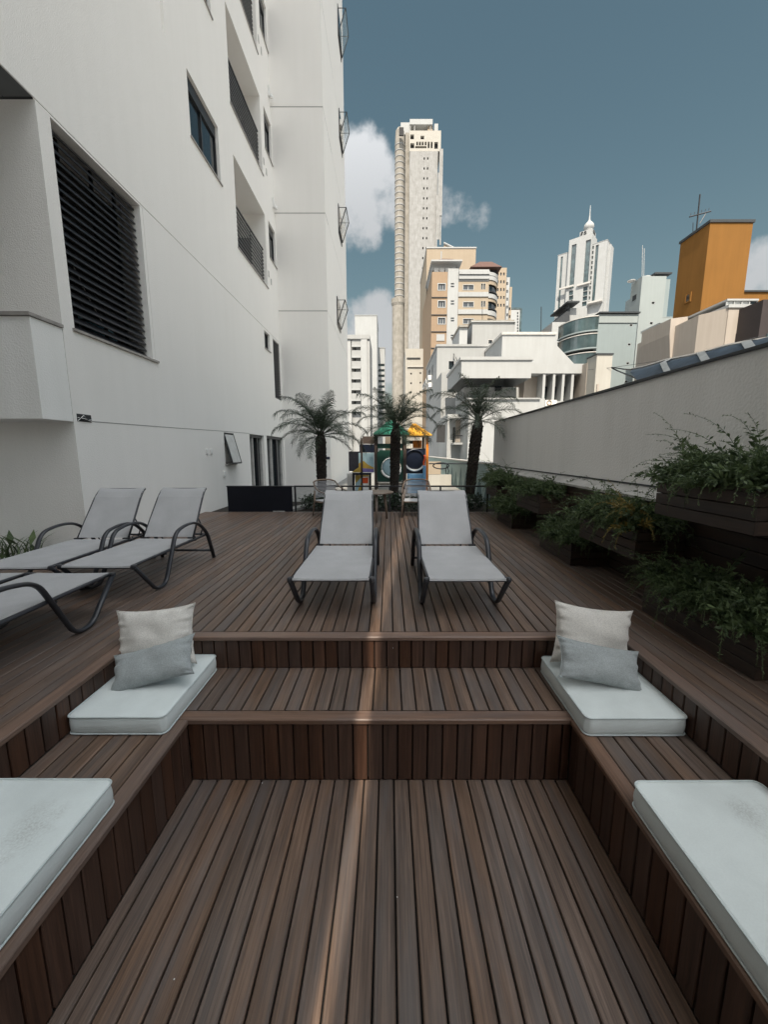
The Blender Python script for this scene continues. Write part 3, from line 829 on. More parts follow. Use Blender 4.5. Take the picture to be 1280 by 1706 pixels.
# unseen towers and columns added behind the camera: they shade the deck, a slit between them lets one strip of sun through
def shade_tower(nm, lb, cat, yb, x0, x1, hh, depth, cols, rows):
    """a block whose long sides run with the sunlight, so that a slit between two of them stays open"""
    sx = -.20 - math.tan(SUN_AZ) * (1.5 - yb)
    t = thing(nm, lb, cat, (sx, yb, ZGD0), rz=-SUN_AZ)
    hh -= ZGD0
    hs_ = [(x0 + (x1 - x0) * (i + .25) / cols, x0 + (x1 - x0) * (i + .75) / cols, 5.3 + j * 2.9, 6.6 + j * 2.9, .15) for i in range(cols) for j in range(rows)]
    m = MB().holed(lambda a, b, d: (a, -d, b), x0, x1, 0, hh, hs_)
    for a in (x0, x1): m.quad((a, 0, 0), (a, -depth, 0), (a, -depth, hh), (a, 0, hh))
    m.quad((x0, 0, hh), (x1, 0, hh), (x1, -depth, hh), (x0, -depth, hh)); m.quad((x0, -depth, 0), (x1, -depth, 0), (x1, -depth, hh), (x0, -depth, hh))
    m.build('wall', M['lt_white'], t, local=True)
    for h in hs_: MB().box(h[0] + .01, h[1] - .01, -.14, -.12, h[2] + .01, h[3] - .01).build('window', M['glass'], t, local=True)


HS = lambda yb: (12.8 - yb) * math.tan(SUN_EL) / math.cos(SUN_AZ) + 1.5
shade_tower('sun_block_tower', 'unseen slender tower added far behind the terrace to shade it, on the left', 'tower', -45, -5.6, -.75, HS(-45), 9, 3, 12)
shade_tower('sun_block_tower', 'unseen slender tower added far behind the terrace to shade it, on the right', 'tower', -45, .75, 4.4, HS(-45), 9, 3, 12)
shade_tower('sun_slit_column', 'unseen narrow column added just behind the terrace to shape the sun strip, the left of a pair', 'column', -3.3, -1.5, -.021, HS(-3.3), .8, 1, 3)  # pair of unseen columns added only to narrow the sun to a strip
shade_tower('sun_slit_column', 'unseen narrow column added just behind the terrace to shape the sun strip, the right of a pair', 'column', -3.3, .021, 1.5, HS(-3.3), .8, 1, 3)


# ------------------------------------------------------------------ right side: wall, cladding, planter boxes
bw = thing('boundary_wall', 'rough grey rendered boundary wall on the right above the planter boxes', 'wall', (XW, 3, 0))
MB().box(XW, XW + .18, -6, 10.1, -1.2, 2.045).build('wall', M['grey_wall'], bw)
MB().box(XW - .015, XW + .20, -6, 10.12, 2.047, 2.068).build('wall_capping', M['dark_metal'], bw)
MB().tube([(XW - .022, y_, 2.04 + .006 * math.sin(y_ * 2.3)) for y_ in [-2 + .4 * i for i in range(28)]], .008, 5).build('cable', M['dark_gap'], bw)
lg = MB().prism([(2.50, -6, .835), (2.50, -6, .862), (XW - .002, -6, .945), (XW - .002, -6, .84)], (0, 16.0, 0)).build('ledge', M['coping'], bw)
MB().box(XW - .02, XW - .003, -6, 9.95, .95, .963).build('ledge_trim', M['dark_gap'], bw)
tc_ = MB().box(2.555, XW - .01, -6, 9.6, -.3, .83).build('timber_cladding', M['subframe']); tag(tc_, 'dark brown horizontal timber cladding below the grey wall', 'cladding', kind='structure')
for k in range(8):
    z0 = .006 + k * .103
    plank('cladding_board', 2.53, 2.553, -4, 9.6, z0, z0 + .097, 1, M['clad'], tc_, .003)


def planter(label, y0, y1, z0, x0=2.10, h=.27):
    x1 = 2.524
    t = thing('planter_box', label, 'planter', ((x0 + x1) / 2, (y0 + y1) / 2, z0), group='timber planter boxes along the right wall')
    nb = 3; bh = (h - .02) / nb
    for k in range(nb):
        a, b = z0 + k * bh + (.002 if k else 0), z0 + (k + 1) * bh - .004
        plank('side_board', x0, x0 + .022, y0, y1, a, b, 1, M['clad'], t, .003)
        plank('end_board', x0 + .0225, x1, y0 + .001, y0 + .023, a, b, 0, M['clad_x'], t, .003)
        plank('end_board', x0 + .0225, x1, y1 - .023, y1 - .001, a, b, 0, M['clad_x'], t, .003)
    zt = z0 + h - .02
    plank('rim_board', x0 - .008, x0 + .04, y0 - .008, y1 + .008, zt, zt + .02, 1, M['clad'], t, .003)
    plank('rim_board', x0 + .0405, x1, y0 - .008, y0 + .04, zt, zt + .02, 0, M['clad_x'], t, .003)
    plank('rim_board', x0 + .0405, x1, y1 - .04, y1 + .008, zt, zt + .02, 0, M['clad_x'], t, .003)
    MB().box(x0 + .0225, x1, y0 + .0235, y1 - .0235, z0 + .004, zt - .03).build('soil', M['soil'], t)
    return t


PLN = [('timber planter box fixed high on the wall, nearest the camera', 2.18, 3.02, .822),
       ('timber planter box at mid height holding the yellowing fern', 3.21, 4.18, .382),
       ('low timber planter box on the deck, between the mid height boxes', 4.33, 5.25, .002),
       ('timber planter box at mid height towards the back of the deck', 5.36, 6.30, .44),
       ('low timber planter box at the back of the deck', 6.5, 7.4, .002),
       ('low timber planter box on the deck beside the cushioned bench', 2.05, 3.05, .002),
       ('farthest timber planter box at mid height, near the teal wall', 7.5, 8.3, .42)]
for a in PLN: planter(*a)


def fern_mesh(rng, x0, x1, y0, y1, zt, n, lmin, lmax, up=1., keep=None):
    mb = MB(); st = MB()
    for i in range(n):
        b = Vector((rng.uniform(x0 + .05, x1 - .03), rng.uniform(y0 + .03, y1 - .03), zt - .04))
        hang = rng.random() < .22
        az = rng.gauss(math.pi, 1.05) if rng.random() < .8 else rng.uniform(0, 2 * math.pi)
        el = rng.uniform(.75, 1.45) * up
        L = rng.uniform(lmin, lmax); ns = 9
        drop = rng.uniform(1.3, 2.5)
        if rng.random() < .10: L *= 1.45; el = min(1.5, el * 1.15); drop *= .7
        if hang:         # sprays that arch out over the front and the near end of the box
            b.x = rng.uniform(x0 + .03, x0 + .12); az = rng.gauss(math.pi * 1.08, .6); el = rng.uniform(.45, 1.15); drop = rng.uniform(2.0, 2.9)
            if rng.random() < .25: b.x = rng.uniform(x0, x1 - .05); b.y = y0 + .06; az = rng.gauss(math.pi * 1.4, .5)
        p = b.copy(); pts = [p.copy()]
        for k in range(ns):
            e = el - drop * (k / ns) ** 1.35
            d = Vector((math.cos(az) * math.cos(e), math.sin(az) * math.cos(e), math.sin(e)))
            p = p + d * (L / ns)
            if p.x > XW - .03: p.x = XW - .03
            pts.append(p.copy()); az += rng.uniform(-.12, .12)
        st.tube(pts, [.0022 * (1 - k / len(pts)) + .0006 for k in range(len(pts))], 3, cap=False)
        for k in range(1, len(pts)):
            d = (pts[k] - pts[k - 1])
            for q in range(8):
                c = pts[k - 1] + d * (q / 8)
                t = (k - 1 + q / 8) / ns
                ll = (.052 * math.sin(min(1, t * 1.15 + .15) * math.pi) + .016) * rng.uniform(.6, 1.2)
                a = Vector((rng.gauss(0, 1), rng.gauss(0, 1), rng.gauss(0, .7))).normalized()
                a = (a + d.normalized() * .75).normalized()
                s_ = a.cross(Vector((rng.gauss(0, 1), rng.gauss(0, 1), rng.gauss(0, 1)))).normalized() * (ll * .17)
                m_ = c + a * (ll * .55)
                mb.add([c, m_ + s_, c + a * ll, m_ - s_], [(0, 1, 2, 3)])
    return mb, st


def fern(label, y0, y1, zt, n, lmin, lmax, seed, up=1., dry=0, x0=2.10):
    rng = random.Random(seed)
    t = thing('fern_plant', label, 'fern', (2.3, (y0 + y1) / 2, zt - .05), group='ferns in the timber planter boxes')
    mb, st = fern_mesh(rng, x0, 2.52, y0, y1, zt, n, lmin, lmax, up)
    tag(mb.build('foliage', M['fern'], t), kind='stuff')
    tag(st.build('stems', M['fern'], t), kind='stuff')
    if dry:
        mb, st = fern_mesh(rng, x0, x0 + .15, y0, y0 + .5, zt, dry, lmin, lmax * 1.05, up)
        tag(mb.build('dry_foliage', M['fern_dry'], t, ), 'yellow dying sprays', kind='stuff')
        tag(st.build('dry_stems', M['fern_dry'], t), kind='stuff')
    return t


fern('bushy fern spilling from the high planter box at the right edge', 2.18, 2.98, 1.09, 240, .26, .5, 1, 1.05)
fern('large fern with yellow sprays hanging over the mid height box', 3.21, 4.15, .65, 240, .26, .54, 2, 1.05, dry=16)
fern('dense low fern in the deck box between the mid height boxes', 4.33, 5.2, .27, 190, .22, .44, 3)
fern('fern at mid height at the back, over the ledge of the grey wall', 5.4, 6.25, .70, 180, .22, .46, 4)
fern('fern hiding the low box at the back of the deck', 6.5, 7.5, .27, 170, .3, .55, 5, 1.1)
fern('dark fern trailing over the low box beside the cushioned bench', 2.1, 3.0, .27, 240, .24, .5, 6, .95)
fern('farthest fern, at the end of the wall by the teal mural', 7.4, 8.3, .70, 170, .26, .55, 8, 1.1)

# ------------------------------------------------------------------ cushions and pillows


def rrect(x0, x1, y0, y1, r, n=6):
    out = []
    for cx, cy, a0 in ((x1 - r, y1 - r, 0), (x0 + r, y1 - r, 90), (x0 + r, y0 + r, 180), (x1 - r, y0 + r, 270)):
        for k in range(n + 1):
            a = R(a0 + 90 * k / n); out.append((cx + r * math.cos(a), cy + r * math.sin(a)))
    return out


def cushion(label, x0, x1, y0, y1, z0, h, mat, seed):
    rng = random.Random(seed)
    cx, cy = (x0 + x1) / 2, (y0 + y1) / 2
    t = thing('seat_cushion', label, 'cushion', (cx, cy, z0), group='seat cushions on the timber bench')
    W, L = (x1 - x0) / 2, (y1 - y0) / 2; nx, ny = 28, max(28, int(28 * L / W))

    def sup(a, b):
        # square grid to rounded rectangle
        k = .10 / min(W, L)
        return a, b

    def edge(u, v):
        ex, ey = (1 - abs(u)) * W, (1 - abs(v)) * L
        return min(ex, ey)
    vs = []; fs = []
    rc = .034

    def plan(u, v):
        X, Y = u * W, v * L
        ax, ay = abs(X) - (W - rc), abs(Y) - (L - rc)
        if ax > 0 and ay > 0:
            m = max(ax, ay); l = math.hypot(ax, ay)
            if l > 0:
                ax, ay = ax * m / l, ay * m / l
                X = math.copysign(W - rc + ax, X); Y = math.copysign(L - rc + ay, Y)
        return X, Y
    for layer in (0, 1):
        for j in range(ny + 1):
            for i in range(nx + 1):
                u, v = -1 + 2 * i / nx, -1 + 2 * j / ny
                # gather more rows near the rim
                u = math.copysign(1 - (1 - abs(u)) ** 1.25, u); v = math.copysign(1 - (1 - abs(v)) ** 1.25, v)
                X, Y = plan(u, v); e = edge(u, v)
                puff = .012 * (1 - math.exp(-e / .08)) + .004 * mnoise.noise(Vector((X * 5 + seed, Y * 5, seed)))* min(1, e / .05)
                if layer: vs.append((X, Y, h - .006 + puff))
                else: vs.append((X, Y, .004 - .0 * puff))
    K = (nx + 1) * (ny + 1)
    idx = lambda i, j, l: l * K + j * (nx + 1) + i
    for j in range(ny):
        for i in range(nx):
            fs.append((idx(i, j, 1), idx(i + 1, j, 1), idx(i + 1, j + 1, 1), idx(i, j + 1, 1)))
            fs.append((idx(i, j, 0), idx(i, j + 1, 0), idx(i + 1, j + 1, 0), idx(i + 1, j, 0)))
    rim = [(i, 0) for i in range(nx)] + [(nx, j) for j in range(ny)] + [(i, ny) for i in range(nx, 0, -1)] + [(0, j) for j in range(ny, 0, -1)]
    # side band bulges a little
    mids = []
    NB = 5
    lay = [[idx(i, j, 0) for i, j in rim]]
    for b in range(1, NB):
        row = []
        for i, j in rim:
            p = Vector(vs[idx(i, j, 0)]); q = Vector(vs[idx(i, j, 1)]); s_ = b / NB
            r_ = p.lerp(q, s_); n_ = Vector((p.x, p.y, 0)); n_ = Vector((p.x / W ** 2 if abs(p.x) > W * .97 else 0, p.y / L ** 2 if abs(p.y) > L * .97 else 0, 0))
            if n_.length > 0: n_.normalize()
            wob = .0025 * mnoise.noise(Vector((p.x * 14 + seed, p.y * 14, s_ * 2)))
            r_ += n_ * (.007 * math.sin(s_ * math.pi) + wob)
            row.append(len(vs)); vs.append(tuple(r_))
        lay.append(row)
    lay.append([idx(i, j, 1) for i, j in rim])
    m = len(rim)
    for b in range(NB):
        for k in range(m):
            k2 = (k + 1) % m
            fs.append((lay[b][k], lay[b][k2], lay[b + 1][k2], lay[b + 1][k]))
    MB().add(vs, fs).build('cover', mat, t, smooth=True, local=True)
    for z_ in (.006, h - .006):
        ring = [vs[q] for q in lay[0]]
        pts = [(p[0] * (1 + .003 / W), p[1] * (1 + .003 / L), z_ + .0015 * mnoise.noise(Vector((p[0] * 9, p[1] * 9, seed)))) for p in ring]
        MB().tube(pts, .0042, 6, True).build('piping', M['piping'], t, smooth=True, local=True)
    return t


CH = .112
cushion('pale mint seat cushion under the two pillows on the left bench', -1.772, -1.235, 1.925, 2.583, ZB + .001, CH, M['cushion'], 1)
cushion('pale mint seat cushion under the two pillows on the right bench', 1.082, 1.640, 1.915, 2.560, ZB + .001, CH, M['cushion'], 2)
cushion('stained pale mint seat cushion at the lower left corner', -1.770, -1.222, .30, 1.515, ZB + .001, CH, M['cushion_l'], 3)
cushion('stained pale mint seat cushion at the lower right corner', 1.078, 1.632, .28, 1.505, ZB + .001, CH, M['cushion_r'], 4)


def pillow(label, loc, w, h, th, rot, mat, seed, name='pillow'):
    t = thing('throw_pillow', label, 'pillow', loc)
    t.rotation_euler = rot
    N = 36; vs = []; fs = []
    for side in (1, -1):
        for j in range(N + 1):
            for i in range(N + 1):
                u, v = -1 + 2 * i / N, -1 + 2 * j / N
                # edges bow inwards between the pointed corners
                X = u * w / 2 * (1 - .11 * (1 - v * v) ** .8 * abs(u) ** 3)
                Z = v * h / 2 * (1 - .13 * (1 - u * u) ** .8 * abs(v) ** 3)
                b = max(0, (1 - abs(u) ** 2.3) * (1 - abs(v) ** 2.3)) ** .52
                Y = side * th / 2 * b
                e = min(1 - abs(u), 1 - abs(v))
                pk = math.exp(-e / .16) * min(1, e / .03)
                wr = mnoise.noise(Vector((X * 9 + seed * 3.1, Z * 9, side))) * .018 * b
                # gathers run in from the seams
                if 1 - abs(u) < 1 - abs(v): gth = math.sin(Z * 66 + 3 * mnoise.noise(Vector((Z * 20, seed, 0))))
                else: gth = math.sin(X * 60 + 3 * mnoise.noise(Vector((X * 20, seed, 5))))
                Y += side * (wr + .015 * pk * gth)
                vs.append((X, Y, Z))
    K = (N + 1) ** 2
    for s_ in range(2):
        for j in range(N):
            for i in range(N):
                a = s_ * K + j * (N + 1) + i
                q = (a, a + 1, a + N + 2, a + N + 1)
                fs.append(q if s_ else q[::-1])
    MB().add(vs, fs).build('cover', mat, t, smooth=True, local=True, merge=True)
    rim = []
    for i in range(N): rim.append(vs[i])
    for j in range(N): rim.append(vs[j * (N + 1) + N])
    for i in range(N, 0, -1): rim.append(vs[N * (N + 1) + i])
    for j in range(N, 0, -1): rim.append(vs[j * (N + 1)])
    MB().tube(rim, .0032, 5, True).build('seam', mat, t, smooth=True, local=True)
    return t


ZC = ZB + CH
pillow('beige square pillow standing behind the slate pillow on the left bench', (-1.575, 2.46, ZC + .195), .53, .40, .16, (R(-17), R(-5), R(3)), M['pillow_beige'], 1)
pillow('slate grey oblong pillow leaning on the beige one, left bench', (-1.475, 2.245, ZC + .120), .53, .25, .13, (R(-40), R(-15), R(4)), M['pillow_grey'], 2)
pillow('beige square pillow standing behind the slate pillow on the right bench', (1.375, 2.46, ZC + .20), .53, .41, .16, (R(-16), R(7), R(-3)), M['pillow_beige'], 3)
pillow('slate grey oblong pillow leaning on the beige one, right bench', (1.315, 2.245, ZC + .122), .52, .255, .13, (R(-39), R(10), R(-5)), M['pillow_grey'], 4)


# ------------------------------------------------------------------ sun loungers
def make_lounger(label):
    t = thing('sun_lounger', label, 'sun lounger', (0, 0, 0), group='sun loungers on the deck')
    prof = [(0, .318), (.27, .019), (.43, .019), (.67, .485), (.90, .528), (1.13, .505), (1.33, .34), (1.455, .012)]
    for s in (-1, 1):
        x = s * .322
        pts = fillet([(x, a, b) for a, b in prof], {1: .065, 2: .075, 3: .09, 4: .12, 5: .12, 6: .10}, 6)
        MB().tube(pts, .0155, 10, rx=.023, up=(1, 0, 0)).build('side_frame', M['lounge_frame'], t, smooth=True, local=True)
        MB().lathe([(.018, 0), (.019, .012), (.015, .016)], (x, 1.455, 0), 10).build('foot_cap', M['dark_metal'], t, local=True)
        MB().box(s * .322 - .019, s * .322 + .019, -.02, .026, .296, .338).build('corner_joint', M['lounge_frame'], t, local=True, bevel=.012)
        MB().tube(fillet([(s * .300, -.005, .322), (s * .300, .2, .322), (s * .300, 1.05, .318), (s * .300, 1.36, .318)], .05, 3), .013, 8, rx=.017, up=(1, 0, 0)).build('seat_rail', M['lounge_frame'], t, smooth=True, local=True)
        # backrest side tube, curling back at the top
        bk = [(s * .283, 1.075, .335), (s * .277, 1.22, .53), (s * .268, 1.40, .775), (s * .262, 1.475, .845), (s * .26, 1.505, .852)]
        MB().tube(fillet(bk, .06, 4), .011, 8).build('back_rail', M['lounge_frame'], t, smooth=True, local=True)
        MB().tube([(s * .27, 1.24, .54), (s * .27, 1.33, .40), (s * .27, 1.27, .31)], .008, 6).build('back_strut', M['lounge_frame'], t, smooth=True, local=True)
        MB().box(s * .27 - .035, s * .27 + .035, 1.045, 1.075, .325, .345).build('hinge_block', M['dark_metal'], t, local=True)
    for yy, zz_, r_ in ((.006, .312, .013), (1.06, .312, .012), (.52, .296, .011), (1.36, .318, .012)):
        MB().tube([(-.30, yy, zz_), (.30, yy, zz_)], r_, 8).build('cross_bar', M['lounge_frame'], t, smooth=True, local=True)
    MB().tube([(-.32, 1.42, .10), (.32, 1.42, .10)], .014, 8).build('rear_stretcher', M['lounge_frame'], t, smooth=True, local=True)
    MB().tube([(-.26, 1.505, .852), (.26, 1.505, .852)], .011, 8).build('top_bar', M['lounge_frame'], t, smooth=True, local=True)
    MB().tube(fillet([(-.2, 1.27, .31), (-.2, 1.31, .25), (.2, 1.31, .25), (.2, 1.27, .31)], .03, 3), .008, 6).build('adjuster_bar', M['lounge_frame'], t, smooth=True, local=True)

    def sheet(path, w0, w1, sag, nm, mat, nx=10, th=.003):
        vs = []; fs = []
        n_ = len(path)
        for sgn in (0, 1):
            for k, (a, b) in enumerate(path):
                f = k / (n_ - 1); wd = w0 + (w1 - w0) * f
                for i in range(nx + 1):
                    u = -1 + 2 * i / nx
                    vs.append((u * wd, a, b - sag * (1 - u * u) * math.sin(math.pi * min(1, max(0, f * .92 + .04))) - sgn * th))
        K = n_ * (nx + 1)
        for k in range(n_ - 1):
            for i in range(nx):
                a = k * (nx + 1) + i
                fs.append((a, a + 1, a + nx + 2, a + nx + 1)); fs.append((K + a, K + a + nx + 1, K + a + nx + 2, K + a + 1))
        for k in range(n_ - 1):
            for i in (0, nx):
                a = k * (nx + 1) + i; fs.append((a, a + nx + 1, K + a + nx + 1, K + a))
        for k in (0, n_ - 1):
            for i in range(nx):
                a = k * (nx + 1) + i; fs.append((a, a + 1, K + a + 1, K + a))
        return MB().add(vs, fs).build(nm, mat, t, smooth=False, local=True)
    sp = [(-.018, .318), (-.012, .332)] + [(.0 + i * .0975, .3375) for i in range(1, 11)] + [(1.035, .334)]
    sheet(sp, .298, .298, .014, 'seat_sling', M['sling'])
    bp = [(1.075, .347), (1.14, .437), (1.22, .545), (1.31, .665), (1.39, .775), (1.45, .836), (1.485, .862), (1.51, .868), (1.525, .858)]
    sheet(bp, .286, .262, .012, 'back_sling', M['sling'])
    hm = [(1.395, .766), (1.41, .784)]
    sheet([(a - .0, b - .006) for a, b in [(1.43, .806), (1.447, .82)]], .262, .26, .028, 'sling_hem', M['sling_hem'], th=.002)
    return t


LNG = [('grey mesh sun lounger in the middle of the deck, left of the centre pair', -.452, 2.90, 0.),
       ('grey mesh sun lounger in the middle of the deck, right of the centre pair', .612, 2.89, 0.),
       ('grey mesh sun lounger at the left, second from the building wall, facing the camera', -2.525, 3.235, 0.),
       ('grey mesh sun lounger closest to the building wall, backrest raised', -3.215, 3.20, 0.),
       ('foremost grey mesh sun lounger at the left edge, foot end towards the others', -2.56, 3.015, math.pi),
       ('grey mesh sun lounger cut off by the left edge, foot end just showing', -3.25, 3.02, math.pi)]
first = make_lounger(LNG[0][0])
for i, (lb, x_, y_, rz) in enumerate(LNG):
    o = first if i == 0 else copy_tree(first)
    o['label'] = lb; o.location = (x_, y_, .001); o.rotation_euler.z = rz + (0, .01, -.012, .015, .01, -.01)[i]

# ------------------------------------------------------------------ table and chairs
tb = thing('side_table', 'round wooden side table between the two armchairs at the back', 'table', (-.25, 7.38, 0))
MB().lathe([(.30, .0), (.335, .008), (.34, .022), (.332, .034), (.30, .036)], (-.25, 7.38, .52), 36).build('table_top', M['teak'], tb, smooth=False)
for a in (35, 155, 275):
    c_, s_ = math.cos(R(a)), math.sin(R(a))
    MB().tube([(-.25 + .2 * c_, 7.38 + .2 * s_, .52), (-.25 + .235 * c_, 7.38 + .235 * s_, .25), (-.25 + .265 * c_, 7.38 + .265 * s_, .002)], [.030, .026, .016], 10).build('leg', M['teak'], tb, smooth=True)


def make_chair(label):
    t = thing('armchair', label, 'chair', (0, 0, 0), group='armchairs at the back of the deck')
    for sx in (-1, 1):
        MB().tube([(sx * .27, -.25, .50), (sx * .272, -.262, .30), (sx * .285, -.29, .002)], [.020, .020, .013], 8).build('leg', M['teak'], t, smooth=True, local=True)
        MB().tube([(sx * .25, .22, .52), (sx * .255, .24, .30), (sx * .265, .30, .002)], [.020, .020, .013], 8).build('leg', M['teak'], t, smooth=True, local=True)
        MB().tube(fillet([(sx * .275, -.29, .50), (sx * .29, -.1, .515), (sx * .285, .12, .57), (sx * .25, .27, .69)], .1, 4), .018, 8, rx=.013).build('armrest', M['teak'], t, smooth=True, local=True)
        MB().tube([(sx * .26, -.25, .31), (sx * .25, .24, .29)], .014, 8).build('side_rail', M['teak'], t, smooth=True, local=True)
    MB().tube(fillet([(-.25, .27, .69), (-.15, .30, .73), (.15, .30, .73), (.25, .27, .69)], .08, 4), .016, 8).build('top_rail', M['teak'], t, smooth=True, local=True)
    MB().tube([(-.26, -.25, .31), (.26, -.25, .31)], .014, 8).tube([(-.25, .24, .29), (.25, .24, .29)], .014, 8).build('seat_rails', M['teak'], t, smooth=True, local=True)
    MB().box(-.245, .245, -.245, .235, .315, .33).build('seat', M['sling'], t, local=True, bevel=.006)
    for k in range(12):
        z_ = .38 + .028 * k; yb = .245 + .05 * k / 11
        MB().tube([(-.25, yb - .02, z_), (-.13, yb + .012, z_), (.13, yb + .012, z_), (.25, yb - .02, z_)], .0085, 5).build('back_cord', M['sling_hem'], t, local=True)
    return t


c1 = make_chair('woven back armchair right of the round table')
c1.location = (.565, 7.92, 0); c1.rotation_euler.z = R(-4)
c2 = copy_tree(c1); c2['label'] = 'woven back armchair left of the round table, turned towards it'
c2.location = (-1.18, 7.86, 0); c2.rotation_euler.z = R(38)

# ------------------------------------------------------------------ screen, railing and planting bed at the back
sc_ = thing('black_screen', 'low black screen panel at the back left corner of the deck', 'screen', (-2.8, DECK_B, 0))
MB().box(-3.535, -2.12, DECK_B + .02, DECK_B + .05, .004, .548).build('panel', M['black_panel'], sc_)
MB().box(-3.545, -2.07, DECK_B + .012, DECK_B + .058, .55, .572).build('cap_rail', M['dark_metal'], sc_)
rl = thing('railing', 'thin black metal railing along the back edge of the deck', 'railing', (0, DECK_B + .035, 0))
MB().box(-2.068, 2.20, DECK_B + .015, DECK_B + .055, .545, .578).build('top_rail', M['dark_metal'], rl)
for x_ in (-2.05, -1.02, 0.02, 1.13, 2.165):
    MB().box(x_ - .018, x_ + .018, DECK_B + .02, DECK_B + .05, -.12, .545).build('post', M['dark_metal'], rl)
kb = MB().prism([(-2.55, DECK_B + .004, -.3), (-2.55, DECK_B + .004, .02), (-1.95, 9.6, .05), (-1.95, 9.6, -.3)], (.25, 0, 0)).box(-2.2, 2.5, DECK_B + .004, DECK_B + .10, -.4, -.012)
tag(kb.build('bed_kerb', M['concrete']), 'grey kerb round the planting bed', 'kerb', kind='structure')
tag(MB().box(-4.0, 2.52, DECK_B + .105, 10.4, -.6, -.03).build('planting_bed', M['soil']), 'dark soil bed behind the railing', 'bed', kind='structure')
tag(MB().box(-4.0, 2.6, 10.4, 26, -.6, -.05).build('play_area_floor', M['paving']), 'grey floor of the play area', 'floor', kind='structure')
rng = random.Random(11); mb = MB()
for i in range(4200):
    x_, y_ = rng.uniform(-2.0, 2.15), rng.uniform(DECK_B + .12, 9.3)
    hh = .30 + .07 * mnoise.noise(Vector((x_ * 2, y_ * 2, 0)))
    c = Vector((x_, y_, rng.uniform(.0, 1) ** .6 * hh))
    a = Vector((rng.gauss(0, 1), rng.gauss(0, 1), rng.gauss(.4, .6))).normalized(); l_ = rng.uniform(.05, .095)
    s_ = a.cross(Vector((rng.gauss(0, 1), rng.gauss(0, 1), rng.gauss(0, 1)))).normalized() * l_ * .26
    mb.add([c, c + a * l_ * .5 + s_, c + a * l_, c + a * l_ * .5 - s_], [(0, 1, 2, 3)])
tag(mb.build('ground_cover', M['cover']), 'low dark leafy ground cover behind the railing', 'plants', kind='stuff')

# ------------------------------------------------------------------ palms


def frond_mesh(rng, e0, L=1.25, drop=1.5, pairs=44, lw=.0115):
    mb = MB(); p = Vector((0, 0, 0)); pts = [p.copy()]; n_ = 18; dirs = []
    for k in range(n_):
        e = e0 - drop * (k / n_) ** 1.5
        d = Vector((math.cos(e), 0, math.sin(e))); dirs.append(d)
        p = p + d * (L / n_); pts.append(p.copy())
    mb.tube(pts, [.010 * (1 - k / (n_ + 1)) + .002 for k in range(n_ + 1)], 4, cap=False)
    for i in range(pairs):
        t = .16 + .84 * i / pairs; k = min(n_ - 1, int(t * n_)); f = t * n_ - k
        c = pts[k].lerp(pts[k + 1], min(1, f)); d = dirs[k]; up = Vector((-d.z, 0, d.x))
        ll = (.30 * math.sin(math.pi * (t * .82 + .16)) + .05) * rng.uniform(.85, 1.1)
        for s in (-1, 1):
            a = (d * rng.uniform(.75, 1.0) + Vector((0, s, 0)) * rng.uniform(.7, .95) + up * rng.uniform(.05, .5)).normalized()
            m1 = c + a * ll * .5 + Vector((0, 0, -.02 * rng.random())); tip = c + a * ll + Vector((0, 0, -.13 * rng.random() - .05))
            w_ = d * lw
            mb.add([c - w_ * .5, c + w_ * .5, m1 + w_ * .55, m1 - w_ * .55, tip], [(0, 1, 2, 3), (3, 2, 4)])
    return mb.mesh('frond', M['palm'])


rng = random.Random(5)
FR = [(e, [frond_mesh(rng, R(e), L=l_, drop=d_) for q in range(2)]) for e, l_, d_ in ((84, 1.15, .9), (70, 1.25, 1.25), (55, 1.3, 1.5), (38, 1.3, 1.6), (18, 1.2, 1.5), (-5, 1.0, 1.1))]


def trunk_mb(x, y, z0, z1, r0, rb, lean=0., seed=1, ymid=0.):
    """bulging trunk covered in old leaf bases"""
    rg = random.Random(seed); rows = max(14, int((z1 - z0) / .028)); seg = 16; vs = []; fs = []
    for k in range(rows + 1):
        t = k / rows; z = z0 + (z1 - z0) * t
        r_ = r0 + (rb - r0) * math.sin(min(1, t * 1.05) * math.pi * .62) ** 1.5
        if t > .93: r_ *= 1 - (t - .93) * 6
        for i in range(seg):
            a = 2 * math.pi * (i + .5 * (k % 2)) / seg
            q = r_ * (1 + .13 * ((i + k // 2) % 2) + rg.uniform(-.07, .09))
            cx = x + lean * (t ** 1.4); 
            vs.append((cx + q * math.cos(a), y + q * math.sin(a), z + rg.uniform(-.006, .006)))
    for k in range(rows):
        for i in range(seg):
            i2 = (i + 1) % seg
            fs.append((k * seg + i, k * seg + i2, (k + 1) * seg + i2, (k + 1) * seg + i))
    fs.append(tuple(range(rows * seg, rows * seg + seg)))
    return MB().add(vs, fs)


def palm(label, x, y, z0, zc, r0, rb, counts, seed, lean=0., scale=1., group='palms behind the railing'):
    rg = random.Random(seed)
    t = thing('palm_tree', label, 'palm', (x, y, z0), group=group)
    trunk_mb(x, y, z0, zc, r0, rb, lean, seed).build('trunk', M['palm_trunk'], t)
    for (e, ms), c_ in zip(FR, counts):
        a0 = rg.uniform(0, 6.28)
        for i in range(c_):
            o = bpy.data.objects.new('frond', rg.choice(ms))
            o.location = (lean, 0, zc - z0 - .03); o.scale = (scale * rg.uniform(.86, 1.1),) * 3
            o.rotation_euler = (rg.uniform(-.35, .35), rg.uniform(-.1, .1), a0 + 6.283 * i / c_ + rg.uniform(-.3, .3))
            link(o, t)
    # spear of unopened leaves and old leaf bases at the heart
    hb = MB()
    for i in range(14):
        a = i * 2.4; hb.tube([(x + lean + .04 * math.cos(a), y + .04 * math.sin(a), zc - .08), (x + lean + .09 * math.cos(a), y + .09 * math.sin(a), zc + .10)], [.016, .006], 5)
    hb.build('leaf_bases', M['palm_trunk'], t)
    return t


